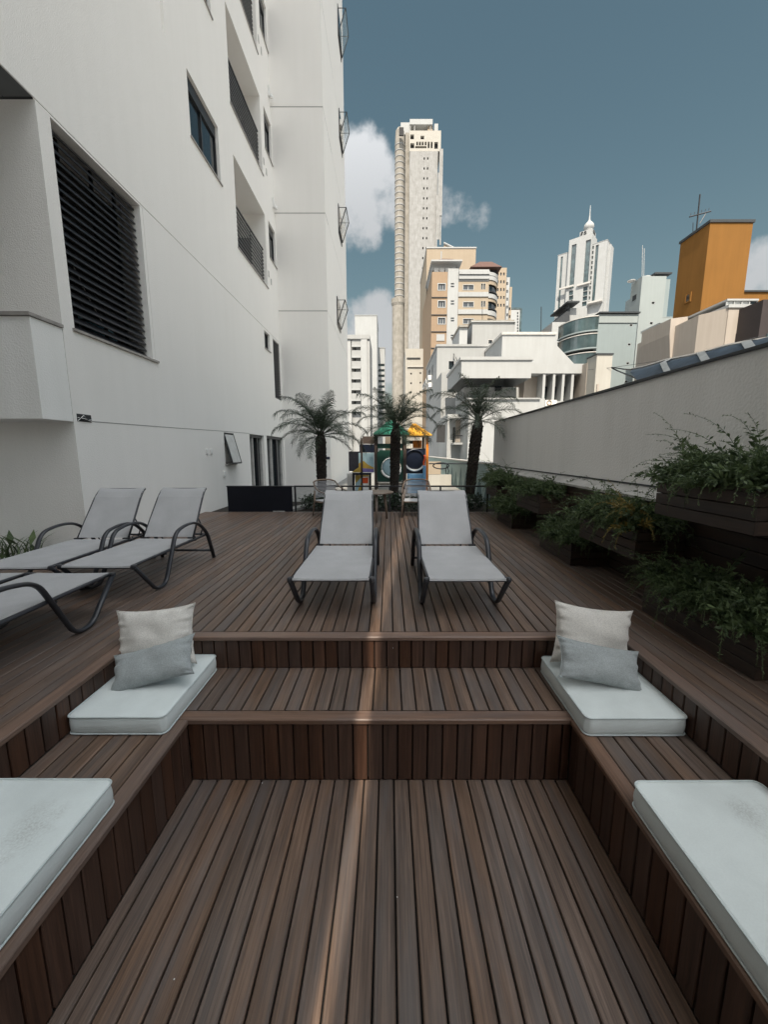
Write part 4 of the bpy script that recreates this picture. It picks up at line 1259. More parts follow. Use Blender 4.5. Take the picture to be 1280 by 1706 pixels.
palm('palm left of the round table, against the white wing', -1.64, 9.45, -.03, PY(535, 724, 9.45).z, .085, .118, (3, 5, 7, 7, 6, 3), 1)
palm('palm in the middle, in front of the playhouse', .13, 9.40, -.03, PY(658, 712, 9.4).z, .085, .112, (3, 5, 6, 6, 5, 3), 2, lean=.04, scale=.95)
palm('palm at the right, before the grey boundary wall', 1.98, 9.45, -.03, PY(800, 700, 9.45).z, .10, .125, (3, 4, 5, 6, 4, 2), 3, lean=.16)
# strappy plant in the corner by the loungers
sp_ = thing('strappy_plant', 'small grassy plant in the corner behind the loungers at the left edge', 'plant', (-4.75, 4.75, -.02))
mb = MB(); rng = random.Random(21)
for i in range(120):
    a = rng.uniform(0, 6.28); L = rng.uniform(.25, .48); e = rng.uniform(.5, 1.45); p = Vector((-4.75 + rng.uniform(-.3, .3), 4.72 + rng.uniform(-.2, .2), -.02)); w_ = Vector((-math.sin(a), math.cos(a), 0)) * .009
    pts = [p.copy()]
    for k in range(6):
        ee = e - 1.5 * (k / 6) ** 1.4; p = p + Vector((math.cos(a) * math.cos(ee), math.sin(a) * math.cos(ee), math.sin(ee))) * L / 6; pts.append(p.copy())
    vs = []
    for k, q in enumerate(pts): f = 1 - (k / 6) ** 2 * .95; vs += [q - w_ * f, q + w_ * f]
    mb.add(vs, [(2 * k, 2 * k + 1, 2 * k + 3, 2 * k + 2) for k in range(6)])
tag(mb.build('leaves', M['fern'], sp_), kind='stuff')
mb = MB()
for i in range(5):
    a = rng.uniform(0, 6.28); p = Vector((-4.62 + rng.uniform(-.2, .2), 4.7, .15)); d = Vector((math.cos(a), math.sin(a), .9)).normalized(); w_ = Vector((-d.y, d.x, 0)) * .05
    mb.add([p, p + d * .12 + w_, p + d * .26, p + d * .12 - w_], [(0, 1, 2, 3)])
mb.build('broad_leaf', M['fern'], sp_)


# ------------------------------------------------------------------ facades
class Face:
    """a vertical plane through A along e; px() finds where a line of sight meets it"""
    def __init__(s, A, e):
        s.A = Vector((A[0], A[1])); s.e = Vector(e).normalized(); s.n = Vector((-s.e.y, s.e.x))
        if s.n.dot(s.A) < 0: s.n = -s.n

    def fn(s, a, b, d):
        p = s.A + s.e * a + s.n * d
        return (p.x, p.y, b)

    def px(s, u, v):
        r = pray(u, v); t = s.A.dot(s.n) / (r.x * s.n.x + r.y * s.n.y)
        p = Vector((r.x * t, r.y * t))
        return (p - s.A).dot(s.e), CAM_H + r.z * t

    def rect(s, u0, u1, v0, v1):
        c = [s.px(u, v) for u in (u0, u1) for v in (v0, v1)]
        a = ((c[0][0] + c[1][0]) / 2, (c[2][0] + c[3][0]) / 2); z = ((c[0][1] + c[2][1]) / 2, (c[1][1] + c[3][1]) / 2)
        return (min(a), max(a), min(z), max(z))

    def box(s, mb, a0, a1, z0, z1, d0, d1):
        return mb.add([s.fn(a, z, d) for a in (a0, a1) for d in (d0, d1) for z in (z0, z1)],
                      [(0, 1, 3, 2), (4, 6, 7, 5), (0, 4, 5, 1), (2, 3, 7, 6), (0, 2, 6, 4), (1, 5, 7, 3)])


def front(Y): return Face((0, Y), (1, 0))
def side(X): return Face((X, 0), (0, 1))


def body(t, nm, f, a0, a1, z0, z1, D, mat, rects=(), depth=.3, glass=None, frame=None, coping=None, mull=0):
    """a block with window openings on its front face; returns the wall object"""
    mb = MB().holed(f.fn, a0, a1, z0, z1, [r + (depth,) for r in rects], back=True)
    for a in (a0, a1): mb.quad(f.fn(a, z0, 0), f.fn(a, z1, 0), f.fn(a, z1, D), f.fn(a, z0, D))
    mb.quad(f.fn(a0, z1, 0), f.fn(a1, z1, 0), f.fn(a1, z1, D), f.fn(a0, z1, D))
    mb.quad(f.fn(a0, z0, D), f.fn(a1, z0, D), f.fn(a1, z1, D), f.fn(a0, z1, D))
    w_ = mb.build(nm, mat, t)
    if coping:
        c = MB(); e = .08 * max(1, D / 12); f.box(c, a0 - e, a1 + e, z1 + .004, z1 + .004 + e * 2.2, -e, D + e); c.build('roof_coping', coping, t)
    for r in rects: window(t, f, r, depth, glass or M['glass'], frame, mull)
    return w_


def window(t, f, r, depth, glass, frame=None, mull=0):
    a0, a1, z0, z1 = r; q = .02
    wd = f.box(MB(), a0 + q, a1 - q, z0 + q, z1 - q, depth * .72, depth * .94).build('window', glass, t)
    if frame:
        k = min(a1 - a0, z1 - z0) * .11; m = MB()
        f.box(m, a0 - k * .6, a0 + k * .5, z0 - k * .6, z1 + k * .6, -k * .35, depth * .4); f.box(m, a1 - k * .5, a1 + k * .6, z0 - k * .6, z1 + k * .6, -k * .35, depth * .4)
        f.box(m, a0 + k * .52, a1 - k * .52, z0 - k * .6, z0 + k * .5, -k * .35, depth * .4); f.box(m, a0 + k * .52, a1 - k * .52, z1 - k * .5, z1 + k * .6, -k * .35, depth * .4)
        m.build('frame', frame, wd)
    for i in range(mull):
        a = a0 + (a1 - a0) * (i + 1) / (mull + 1); k = (a1 - a0) * .035
        f.box(MB(), a - k, a + k, z0 + q, z1 - q, depth * .45, depth * .7).build('mullion', frame or M['lt_white'], wd)
    return wd


def solid(t, nm, f, uvr, d0, d1, mat, bevel=0.):
    """a box standing at depth d0..d1 behind face f, covering an area in view"""
    return f.box(MB(), *f.rect(*uvr), d0, d1).build(nm, mat, t, bevel=bevel)


ZGD = -4.5

# ---- playhouse
pf_ = front(13.0)
ph = thing('playhouse', 'colourful wooden playhouse with green and yellow roofs behind the palms', 'playhouse', (0, 13.4, -.05))


def play(nm, u0, u1, v0, v1, d0, d1, mat, parent=None, bevel=.01):
    return pf_.box(MB(), *pf_.rect(u0, u1, v0, v1), d0, d1).build(nm, mat, parent or ph, bevel=bevel)


for u0, u1 in ((624, 628.5), (672, 677.5)):
    for d0 in (0, 1.25): play('post', u0, u1, 722, 829, d0, d0 + .1, M['play_brown'])
play('post', 710, 714, 724, 829, 0, .1, M['play_orange']); play('post', 708.5, 712, 724, 829, 1.25, 1.35, M['play_brown'])
play('post', 601.5, 604.5, 730, 829, 0, .08, M['play_brown']); play('post', 596.5, 598.5, 735, 829, 1.0, 1.08, M['play_brown'])


def pyramid(nm, u0, u1, ve, ua, va, d0, d1, mat):
    a0, z0 = pf_.px(u0, ve); a1, _ = pf_.px(u1, ve); aa, za = pf_.px(ua, va); dm = (d0 + d1) / 2
    P = [pf_.fn(a0, z0, d0), pf_.fn(a1, z0, d0), pf_.fn(a1, z0, d1), pf_.fn(a0, z0, d1)]; r_ = (a1 - a0) * .08
    T = [pf_.fn(aa - r_, za, dm - r_), pf_.fn(aa + r_, za, dm - r_), pf_.fn(aa + r_, za, dm + r_), pf_.fn(aa - r_, za, dm + r_)]
    mb = MB().add(P + T, [(0, 1, 5, 4), (1, 2, 6, 5), (2, 3, 7, 6), (3, 0, 4, 7), (4, 5, 6, 7)])
    mb.add([Vector(p) - Vector((0, 0, .03)) for p in P], [(0, 1, 2, 3)])
    for i in range(4): mb.quad(P[i], P[(i + 1) % 4], Vector(P[(i + 1) % 4]) - Vector((0, 0, .03)), Vector(P[i]) - Vector((0, 0, .03)))
    o = mb.build(nm, mat, ph)
    for k in range(1, 7):      # ribs of the roof sheet
        f0 = k / 7
        p = Vector(P[0]).lerp(Vector(P[1]), f0); q = Vector(T[0]).lerp(Vector(T[1]), f0)
        MB().tube([p + Vector((0, -.006, .006)), q + Vector((0, -.006, .006))], .009, 5).build('roof_rib', mat, o)
    return o


pyramid('green_roof', 622.5, 682, 723, 652, 698, -.25, 1.6, M['play_greenroof'])
pyramid('yellow_roof', 676, 719, 724.5, 692, 704, -.2, 1.5, M['play_yellow'])
# green panel with a round bubble window
gp = pf_.rect(628.5, 672, 750, 802); cxa, cz = pf_.px(652, 779); rad = (pf_.px(671, 779)[0] - cxa)
mb = MB(); N_ = 32
ring = [(cxa + rad * .92 * math.cos(2 * math.pi * k / N_), cz + rad * .92 * math.sin(2 * math.pi * k / N_)) for k in range(N_)]
def sqp(k):
    a = 2 * math.pi * k / N_; c_, s_ = math.cos(a), math.sin(a)
    tx = ((gp[1] if c_ > 0 else gp[0]) - cxa) / c_ if abs(c_) > 1e-6 else 1e9; tz = ((gp[3] if s_ > 0 else gp[2]) - cz) / s_ if abs(s_) > 1e-6 else 1e9
    t_ = min(tx, tz); return (cxa + c_ * t_, cz + s_ * t_)
for k in range(N_):
    k2 = (k + 1) % N_; o0, o1 = sqp(k), sqp(k2)
    mb.quad(pf_.fn(*ring[k], .03), pf_.fn(*ring[k2], .03), pf_.fn(*o1, .03), pf_.fn(*o0, .03))
    mb.quad(pf_.fn(*ring[k], .03), pf_.fn(*ring[k2], .03), pf_.fn(*ring[k2], .09), pf_.fn(*ring[k], .09))
pnl = mb.build('green_panel', M['play_green'], ph)
for cx_, cz_ in (((gp[0], gp[3])), ((gp[1], gp[3]))): pass
MB().tube([pf_.fn(*q, .02) for q in ring], .022, 6, True).build('window_ring', M['play_green'], pnl)
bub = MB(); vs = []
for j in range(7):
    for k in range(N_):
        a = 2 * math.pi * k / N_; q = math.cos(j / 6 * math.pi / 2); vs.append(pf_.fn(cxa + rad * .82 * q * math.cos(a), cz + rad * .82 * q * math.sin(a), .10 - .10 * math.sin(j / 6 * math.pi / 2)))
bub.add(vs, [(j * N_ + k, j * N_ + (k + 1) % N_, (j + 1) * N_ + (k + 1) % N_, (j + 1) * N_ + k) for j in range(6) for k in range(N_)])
bub.build('bubble_window', M['play_sky'], pnl, smooth=True)  # the bubble's light blue reflection is put into its colour
arc = [pf_.fn(cxa + rad * .86 * math.cos(R(a)), cz + rad * .86 * math.sin(R(a)) , -.01) for a in range(195, 346, 10)]
MB().tube(arc, .04, 6).build('sill_ring', M['play_white'], pnl)
play('green_board', 629, 671, 739, 747, .05, .08, M['play_green']); play('lower_rail', 628.6, 672, 805, 808, .02, .08, M['play_brown']); play('white_step', 626, 672, 801, 804.5, .09, .5, M['play_white'])
# navy panel with tunnel mouth, slide below
play('navy_panel', 677.6, 709.5, 747, 789, .12, .16, M['play_navy'])
c2a, c2z = pf_.px(691.5, 766); r2 = pf_.px(708, 766)[0] - c2a
MB().tube([pf_.fn(c2a + r2 * math.cos(2 * math.pi * k / 28), c2z + r2 * math.sin(2 * math.pi * k / 28), .10) for k in range(28)], .045, 6, True).build('tunnel_rim', M['play_navy'], ph, smooth=True)
MB().tube([pf_.fn(c2a + r2 * 1.05 * math.cos(R(a)), c2z + r2 * 1.08 * math.sin(R(a)), .05) for a in range(205, 340, 9)], .035, 6).build('tunnel_lip', M['play_white'], ph)
play('slide', 678.5, 706.5, 789, 829, -.35, .10, M['play_blue']); play('slide_side', 678.3, 684, 791, 829, -.42, -.36, M['play_blue']); play('slide_side', 703, 708, 775, 829, -.42, -.36, M['play_blue'])
play('back_board', 692, 708, 732, 746, 1.2, 1.25, M['play_orange']); play('back_rail', 677, 708, 732, 738, 1.26, 1.3, M['play_brown'])
MB().tube([pf_.fn(*pf_.px(707 + 1.3 * math.sin(k * 1.1), 758 + k * 3.1), -.05) for k in range(14)], .03, 6).build('climbing_grip', M['play_red'], ph, smooth=True)
# lower left tower with painted panels
play('brown_board', 603, 624, 726, 739, .4, .45, M['play_brown']); play('dark_board', 598, 624, 739.5, 754, .3, .36, M['play_navy'])
mp_ = play('mural_panel', 597.5, 623, 754.5, 787, .05, .09, M['play_sky'], bevel=0)
def mural(nm, pts, d, mat, par):
    MB().prism([pf_.fn(*pf_.px(u, v), d) for u, v in pts], (0, -.004, 0)).build(nm, mat, par)
mural('painted_hill', [(597.6, 786.8), (597.6, 772), (606, 768), (613, 774), (622.8, 779), (622.8, 786.8)], .048, M['play_ochre'], mp_)
mural('painted_stripe', [(603, 786.6), (603, 780), (622.6, 781.5), (622.6, 786.6)], .041, M['play_purple'], mp_)
play('black_frame', 588, 591.5, 787.5, 829, -.1, -.04, M['black_panel']); play('black_frame', 615.5, 619, 787.5, 829, -.1, -.04, M['black_panel']); play('black_frame', 588, 619, 787.6, 791, -.11, -.03, M['black_panel'])
lp = play('low_panel', 592, 615, 791.5, 818, .02, .05, M['play_ochre'], bevel=0)
mural('painted_band', [(603, 818), (603, 794), (614.5, 794), (614.5, 818)], .018, M['play_white'], lp)
mural('painted_band', [(604.5, 805), (604.5, 796), (613.5, 796), (613.5, 805)], .010, M['play_red'], lp)
mural('painted_band', [(592.2, 818), (592.2, 806), (601, 796), (602.5, 800), (596, 818)], .018, M['play_sky'], lp)
play('blue_step', 596, 615, 819, 826, -.15, .2, M['play_blue'])
MB().prism([pf_.fn(*pf_.px(u, v), -.02) for u, v in ((586, 787), (601, 776), (601, 787))], (0, .05, 0)).build('slanted_board', M['play_ochre'], ph)
play('grey_board', 578, 588, 789, 829, .1, .16, M['coping'])
play('cross_beam', 622, 714, 723.2, 726.5, .02, .1, M['play_brown'])
play('dark_screen', 577, 597, 752, 787, .8, .84, M['black_panel'])

# ---- teal wall with the triangle mural
tw = thing('mural_wall', 'low teal wall painted with dark triangles, behind the right palm', 'wall', (2.62, 15, 0))
MB().box(2.60, 2.74, 9.65, 26, -.6, .975).build('wall', M['teal_paint'], tw)
MB().box(2.56, 2.80, 9.63, 26, .977, 1.02).build('coping', M['coping'], tw)
tf = side(2.60)
for k in range(8):
    yc = 10.1 + k * .98; h_ = (.74, .60, .80, .66, .78, .58, .7, .5)[k]
    MB().prism([(2.598, yc - .46, -.05), (2.598, yc + .46, -.05), (2.598, yc, h_)], (-.003, 0, 0)).build('painted_triangle', M['teal_dark'], tw)
cr = thing('cream_play_wall', 'cream low wall beside the playhouse slide', 'wall', (1.7, 15.5, -.05))
cf = front(15.4); cf.box(MB(), *cf.rect(714, 752, 791, 835), 0, .2).build('wall', M['lt_cream'], cr); cf.box(MB(), *cf.rect(713, 735, 769, 790.4), .02, .16).build('sand_board', M['tan_light'], cr)
hp = thing('hoop_bar', 'dark metal bar with an oval hoop fixed to the teal wall', 'hoop', (2.4, 12.5, 1))
hf = front(12.2)
p0, p1 = hf.fn(*hf.px(715, 772.5), 0), hf.fn(*hf.px(782, 772.5), 0)
MB().tube([p0, p1], .02, 6).build('bar', M['dark_metal'], hp)
oc = [hf.fn(*hf.px(735 + 13 * math.cos(2 * math.pi * k / 24), 776 + 5 * math.sin(2 * math.pi * k / 24)), .0) for k in range(24)]
MB().tube(oc, .02, 6, True).build('hoop', M['dark_metal'], hp)
MB().tube([hf.fn(*hf.px(u, v), 0) for u, v in ((744, 774), (748, 784), (747, 790), (744, 790), (743, 784), (745, 775))], .012, 5).build('strap', M['dark_metal'], hp)

# ---- tall unfinished tower
cT = thing('unfinished_tower', 'very tall bare concrete tower under construction in the centre distance', 'tower', (10, 160, ZGD))
fT = front(150)
a0, zt = fT.px(683, 252); a1 = fT.px(733, 252)[0]
b0 = fT.px(686, 640)[0]; b1 = fT.px(722, 640)[0]
rects = []
for k in range(17):
    vv = 262 + k * 16.6
    for du in (0, 5.6): rects.append(fT.rect(706.2 + du - k * .25, 708.4 + du - k * .25, vv, vv + 4))
body(cT, 'main_shaft', fT, a0, a1 - .6, ZGD, zt, 22, M['raw_grey'], rects, depth=.5, glass=M['interior'])
rc_ = fT.rect(675, 684, 212, 640); fT.box(MB(), rc_[0], rc_[1] - .02, ZGD, rc_[3], 2.2, 20).build('recessed_shaft', M['raw_beige'], cT)
ca, _ = fT.px(666.5, 300); ra = fT.px(674.5, 300)[0] - ca; zc1 = fT.px(666, 204)[1]
MB().lathe([(ra, 0), (ra, zc1 - ZGD - 4), (ra * .9, zc1 - ZGD - 1), (ra * .5, zc1 - ZGD)], (fT.fn(ca, 0, 2.5)[0], 152.5, ZGD), 20).build('stair_cylinder', M['raw_beige'], cT)
for k in range(26):
    z_ = fT.px(666, 236 + k * 10.2)[1]
    MB().lathe([(ra + .03, 0), (ra + .13, .12), (ra + .13, .4), (ra + .03, .5)], (fT.fn(ca, 0, 0)[0], 152.5, z_), 20).build('floor_band', M['raw_grey'], cT)
ow = fT.rect(665, 672.5, 216, 229); fT.box(MB(), *ow, -ra * .62, -ra * .3).build('dark_opening', M['interior'], cT)
lw_ = fT.px(652, 500)[0]; zl = fT.px(660, 494)[1]
MB().lathe([(ra * 1.35, 0), (ra * 1.35, zl - ZGD - 2.5), (ra * 1.55, zl - ZGD - 1.5), (ra * 1.55, zl - ZGD)], (fT.fn(fT.px(664, 520)[0], 0, 2.5)[0], 153.0, ZGD), 20).build('lower_cylinder', M['raw_beige'], cT)
# top storeys
cr_ = fT.rect(683, 729, 218, 251.5)
tp = []
for u0, u1, v0, v1 in ((684, 690, 224, 232), (701, 707, 226, 232), (684, 690.5, 238.5, 247), (692, 711, 243, 247), (724, 730, 236.5, 248), (694, 697, 236, 242), (698.5, 701.5, 236, 242), (703, 706, 236, 242), (708, 711, 236, 242), (713, 716, 236, 247), (718, 721, 236, 247)): tp.append(fT.rect(u0, u1, v0, v1))
ct = fT.rect(682.5, 735, 217.5, 251)
body(cT, 'top_storeys', fT, ct[0], ct[1], zt + .02, ct[3], 20, M['lt_cream'], [(max(ct[0] + .1, r[0]), min(ct[1] - .1, r[1]), max(zt + .2, r[2]), r[3]) for r in tp], depth=1.2, glass=M['interior'])
hd = front(152.2).rect(683, 721, 199, 216.5)
fT.box(MB(), hd[0], hd[1], hd[3] - 1.6, hd[3], 2, 16).build('crown_slab', M['lt_white'], cT)
fT.box(MB(), hd[0] + .5, hd[1] - 1, ct[3] + .02, hd[3] - 1.62, 5, 15).build('crown_room', M['concrete'], cT)
for u in (684, 691, 718): r = fT.rect(u, u + 1.3, 200, 217.4); fT.box(MB(), r[0], r[1], ct[3] + .01, hd[3] - 1.61, 2.2, 2.6).build('crown_column', M['raw_grey'], cT)
r = front(153).rect(713, 721, 210, 217); fT.box(MB(), r[0], r[1], ct[3] + .01, r[3], 2.7, 5).build('roof_box', M['tan_light'], cT)
r = front(153).rect(660, 683.3, 204, 216); fT.box(MB(), r[0] + ra * 1.0, r[1], rc_[3] + .01, r[3], 3, 12).build('parapet_block', M['lt_white'], cT)
r = front(154).rect(724, 735, 206, 217); fT.box(MB(), r[0], r[1] - 1, ct[3] + .01, r[3], 4, 14).build('parapet_block', M['lt_white'], cT)
for k, (u0, u1, v0) in enumerate(((733, 735.5, 300), (731, 737, 252), (728.5, 732.5, 292), (726.0, 728.0, 330))):
    r = fT.rect(u0, u1, v0, v0 + 110); fT.box(MB(), r[0], r[1], r[2], r[3], -.9 - k * .2, -.6 - k * .2).build('scaffold_sheet', M['raw_grey'], cT)

# ---- tan block with white bands
tB = thing('tan_apartment_block', 'tan and white apartment block with rounded corner balconies', 'building', (10, 60, ZGD))
f1 = front(62); a0, z1 = f1.px(711.5, 414); a1 = f1.px(793.5, 414)[0]
body(tB, 'rear_block', f1, a0, a1, ZGD, z1, 12, M['tan_light'], [], coping=M['lt_white'])
f2 = front(54)
zt2 = f2.px(740, 453)[1]; A = [f2.px(u, 500)[0] for u in (719.5, 745.5, 763.5, 814)]
wl_ = [f2.rect(730, 742.5, v, v + 11) for v in (472.5, 501, 529)]
body(tB, 'tan_bay', f2, A[0], A[1], ZGD, zt2, 14, M['tan'], wl_, depth=.2, frame=M['lt_white'], mull=2)
sh_ = f2.rect(727.5, 741, 557, 568); wb_ = f2.box(MB(), *sh_, -.06, -.003).build('closed_shutter', M['lt_white'], tB)
for v in (495.5, 524.6, 552.7, 580): r = f2.rect(719.5, 745.3, v - .5, v + .6); f2.box(MB(), A[0], A[1] - .02, r[2], r[3], -.1, -.003).build('floor_line', M['dark_gap'], tB)
vt_ = [f2.rect(751.5, 757, v, v + 2.6) for v in (471.5, 476, 500.5, 505, 529, 533, 557.5, 561.5)]
body(tB, 'white_shaft', f2, A[1] + .02, A[2], ZGD, zt2 + .4, 13.5, M['lt_white'], vt_, depth=.15)
mw = [f2.rect(772, 789.5, v, v + 8.5) for v in (474.5, 503, 531)] + [f2.rect(u, u + 3, v, v + 9.5) for v in (472.5, 501.5) for u in (802, 806)]
body(tB, 'sand_bay', f2, A[2] + .02, A[3], ZGD, zt2 - 1.15, 13, M['tan_light'], mw, depth=.2, frame=M['lt_white'], mull=1)
cb_ = Vector(f2.fn(A[3], 0, 2.8)); rad_ = f2.px(836.5, 500)[0] - A[3]
def qring(r0, r1, z0, z1, nm, mat, n=12):
    mb = MB(); pi_ = [(cb_.x + r0 * math.sin(R(90 * k / n)), cb_.y - r0 * math.cos(R(90 * k / n)) * 2.8 / rad_) for k in range(n + 1)]; po = [(cb_.x + r1 * math.sin(R(90 * k / n)), cb_.y - r1 * math.cos(R(90 * k / n)) * 2.8 / rad_) for k in range(n + 1)]
    for k in range(n):
        a, b, c, d = po[k], po[k + 1], pi_[k + 1], pi_[k]
        mb.add([a + (z0,), b + (z0,), c + (z0,), d + (z0,), a + (z1,), b + (z1,), c + (z1,), d + (z1,)], [(0, 1, 5, 4), (1, 2, 6, 5), (2, 3, 7, 6), (3, 0, 4, 7), (4, 5, 6, 7), (3, 2, 1, 0)])
    return mb.build(nm, mat, tB)
qring(0, rad_ * .86, ZGD, zt2 - .3, 'curved_glazing', M['glass'])
for v0, v1, nm, mt in ((453, 458.5, 'roof_band', 'lt_white'), (459.5, 466, 'roof_band', 'lt_white'), (466.2, 473, 'curved_lintel', 'tan_light'), (484, 486, 'balcony_rail', 'dark_metal'), (489, 496, 'balcony_front', 'lt_white'), (496.2, 501.5, 'curved_lintel', 'tan_light'), (512.5, 514.5, 'balcony_rail', 'dark_metal'), (517, 524.5, 'balcony_front', 'lt_white'), (524.8, 530, 'curved_lintel', 'tan_light'), (545, 552.5, 'balcony_front', 'lt_white')):
    za, zb = f2.px(825, v1)[1], f2.px(825, v0)[1]; qring(rad_ * .9, rad_ * (1.0 if mt != 'tan_light' else .965), za, zb, nm, M[mt])
for v0, v1, d in ((453, 458.5, .35), (459.5, 465.5, .22)): r = f2.rect(764, 814, v0, v1); f2.box(MB(), A[2] + .03, A[3] - .01, r[2], r[3], -d, -.003).build('cornice', M['lt_white'], tB)
f2.box(MB(), A[2] + .03, A[3] - .01, zt2 - 1.13, zt2 + .3, .01, 13).build('parapet', M['lt_white'], tB)
for v in (487, 516, 545): r = f2.rect(764, 814, v, v + 7.5); f2.box(MB(), A[2] + .03, A[3] - .01, r[2], r[3], -.12, -.003).build('white_band', M['lt_white'], tB)
# penthouse with glazing and hip roof, and the right pavilion
pr_ = f2.rect(721, 762, 436, 452.5); f2.box(MB(), pr_[0], pr_[1], zt2 + .45, pr_[3], .6, 7).build('penthouse', M['lt_white'], tB)
for k in range(4): r = f2.rect(724.5 + k * 9.4, 732.5 + k * 9.4, 443, 450.5); f2.box(MB(), *r, .5, .59).build('penthouse_window', M['frost'], tB)


def hip(t, f, u0, u1, ve, ua0, ua1, va, d0, d1, mat, nm='hip_roof'):
    a0, z0 = f.px(u0, ve); a1 = f.px(u1, ve)[0]; dm = (d0 + d1) / 2; fm = front(f.A.y + dm); b0, z1 = fm.px(ua0, va); b1 = fm.px(ua1, va)[0]
    P = [f.fn(a0, z0, d0), f.fn(a1, z0, d0), f.fn(a1, z0, d1), f.fn(a0, z0, d1)]; T = [f.fn(b0, z1, dm), f.fn(b1, z1, dm)]
    MB().add(P + T, [(0, 1, 5, 4), (1, 2, 5), (2, 3, 4, 5), (3, 0, 4), (3, 2, 1, 0)]).build(nm, mat, t)


hip(tB, f2, 719, 770, 435.6, 738, 748, 431, -.3, 8, M['roof_red'])
f2.box(MB(), *f2.rect(718.5, 770, 434.6, 437.2), -.35, 8).build('eaves', M['lt_white'], tB)
hip(tB, f2, 785, 838, 443, 800, 820, 436, .2, 9, M['roof_red'])
f2.box(MB(), *f2.rect(787, 833, 443.4, 451.5), 1.2, 8).build('pavilion', M['dark_gap'], tB)
for u in (789, 814): f2.box(MB(), *f2.rect(u, u + 1.6, 443.2, 452), .9, 1.1).build('pavilion_post', M['lt_white'], tB)
MB().tube([f2.fn(*f2.px(740.5, 431), 3), f2.fn(*f2.px(741, 399), 3)], .09, 6).build('mast', M['lt_white'], tB)
MB().prism([f1.fn(*f1.px(u, v), 1) for u, v in ((742, 410.5), (742, 400), (758, 408.5), (758, 410.5))], (0, 4, 0)).build('stair_housing', M['tan_light'], tB)
MB().tube([f1.fn(*f1.px(741, 399), .9), f1.fn(*f1.px(759, 408), .9)], .12, 6).build('housing_edge', M['lt_white'], tB)

bT = thing('beige_stepped_tower', 'beige stepped apartment tower just behind the rounded balconies', 'tower', (25, 85, ZGD))
f3 = front(84)
for u0, u1, vt_0, nm in ((826, 843, 446, 'front_bay'), (843.2, 848.5, 462, 'middle_bay'), (848.7, 852.5, 478, 'rear_bay')):
    r = f3.rect(u0, u1, vt_0, 540); rs = []
    for k in range(5):
        for q in range(max(1, int((u1 - u0) / 5))):
            w_ = f3.rect(u1 - 4 - q * 5, u1 - 1.6 - q * 5, vt_0 + 8 + k * 13, vt_0 + 13 + k * 13)
            if w_[0] > r[0] and w_[1] < r[1]: rs.append(w_)
    body(bT, nm, f3, r[0], r[1], ZGD, r[3], 8 - (u0 - 826) * .1, M['tan_light'] if nm != 'middle_bay' else M['lt_white'], rs, depth=.3)
wT = thing('white_teal_tower', 'narrow far white tower with a dark teal edge', 'tower', (36, 130, ZGD))
f4 = front(130); r = f4.rect(851, 866, 516, 560)
body(wT, 'shaft', f4, r[0], r[1], ZGD, r[3], 10, M['lt_white'], [f4.rect(862, 864, 520 + k * 5, 523.5 + k * 5) for k in range(7)], depth=.3)
f4.box(MB(), r[1] + .01, r[1] + .6, ZGD, r[3] + .3, -.2, 10).build('teal_edge', M['glass_teal'], wT)
f4.box(MB(), *f4.rect(852, 868, 512.5, 515.5), -.1, 8).build('roof_slab', M['glass_teal'], wT)

# ---- white blocks at the left
wB = thing('white_balcony_block', 'white apartment block with grey balconies beside the wing of the apartment building', 'building', (-6, 75, ZGD))
f5 = front(72); r = f5.rect(570, 616.5, 558, 700)
rs = [f5.rect(575.5, 579, v, v + 5) for v in (573, 591.5, 609.5, 627.5, 645, 662)]
bal_ = f5.rect(585.5, 601.5, 566, 700)
body(wB, 'wall', f5, r[0] - 4, r[1], ZGD, r[3], 10, M['lt_white'], rs + [(bal_[0], bal_[1], ZGD + .5, bal_[3])], depth=.9, glass=M['interior'])
f5.box(MB(), bal_[0] + .02, bal_[1] - .02, ZGD + .6, bal_[3] - .02, .60, .63).build('balcony_back_wall', M['lt_grey'], wB)
for v in (575, 593, 611, 629, 647, 665, 683):
    q = f5.rect(586, 601, v, v + 3.0); f5.box(MB(), q[0], q[1], q[2], q[3], -.1, .62).build('balcony_slab', M['lt_white'], wB)
    q = f5.rect(586, 601, v - 9.5, v - .3); f5.box(MB(), q[0], q[1], q[2], q[3], .02, .10).build('balcony_front', M['lt_grey'], wB)
    q = f5.rect(590, 592.5, v + 3.2, v + 7.5); f5.box(MB(), *q, .5, .6).build('balcony_door', M['interior'], wB)
q = f5.rect(574, 616, 558, 565); f5.box(MB(), r[0] - 4, r[1] - .01, q[2], q[3] - .02, -.25, -.01).build('grey_parapet', M['lt_grey'], wB)
q = f5.rect(602.5, 612.5, 566, 700); f5.box(MB(), q[0], q[1], ZGD, q[3], -.3, -.01).build('pilaster', M['lt_white'], wB)
wC = thing('plain_white_tower', 'plain white windowless tower rising behind the white balcony block', 'tower', (-8, 100, ZGD))
f6 = front(95); r = f6.rect(592.5, 628.5, 526, 700)
body(wC, 'shaft', f6, r[0], r[1], ZGD, r[3], 12, M['lt_white'], [], coping=M['lt_grey'])
wD = thing('slim_white_tower', 'slim white tower with dark balcony stripes, right of the plain white tower', 'tower', (-3, 110, ZGD))
f7 = front(108); r = f7.rect(629.5, 641.5, 580, 700)
body(wD, 'shaft', f7, r[0], r[1], ZGD, r[3], 8, M['lt_white'], [f7.rect(630.3, 640.8, 606 + k * 9, 610.2 + k * 9) for k in range(11)], depth=.5, glass=M['glass_teal'], coping=M['lt_grey'])
cC = thing('cream_low_block', 'cream block with round vents at the foot of the unfinished tower', 'building', (6, 66, ZGD))
f8 = front(66); r = f8.rect(675.5, 706.5, 581, 700)
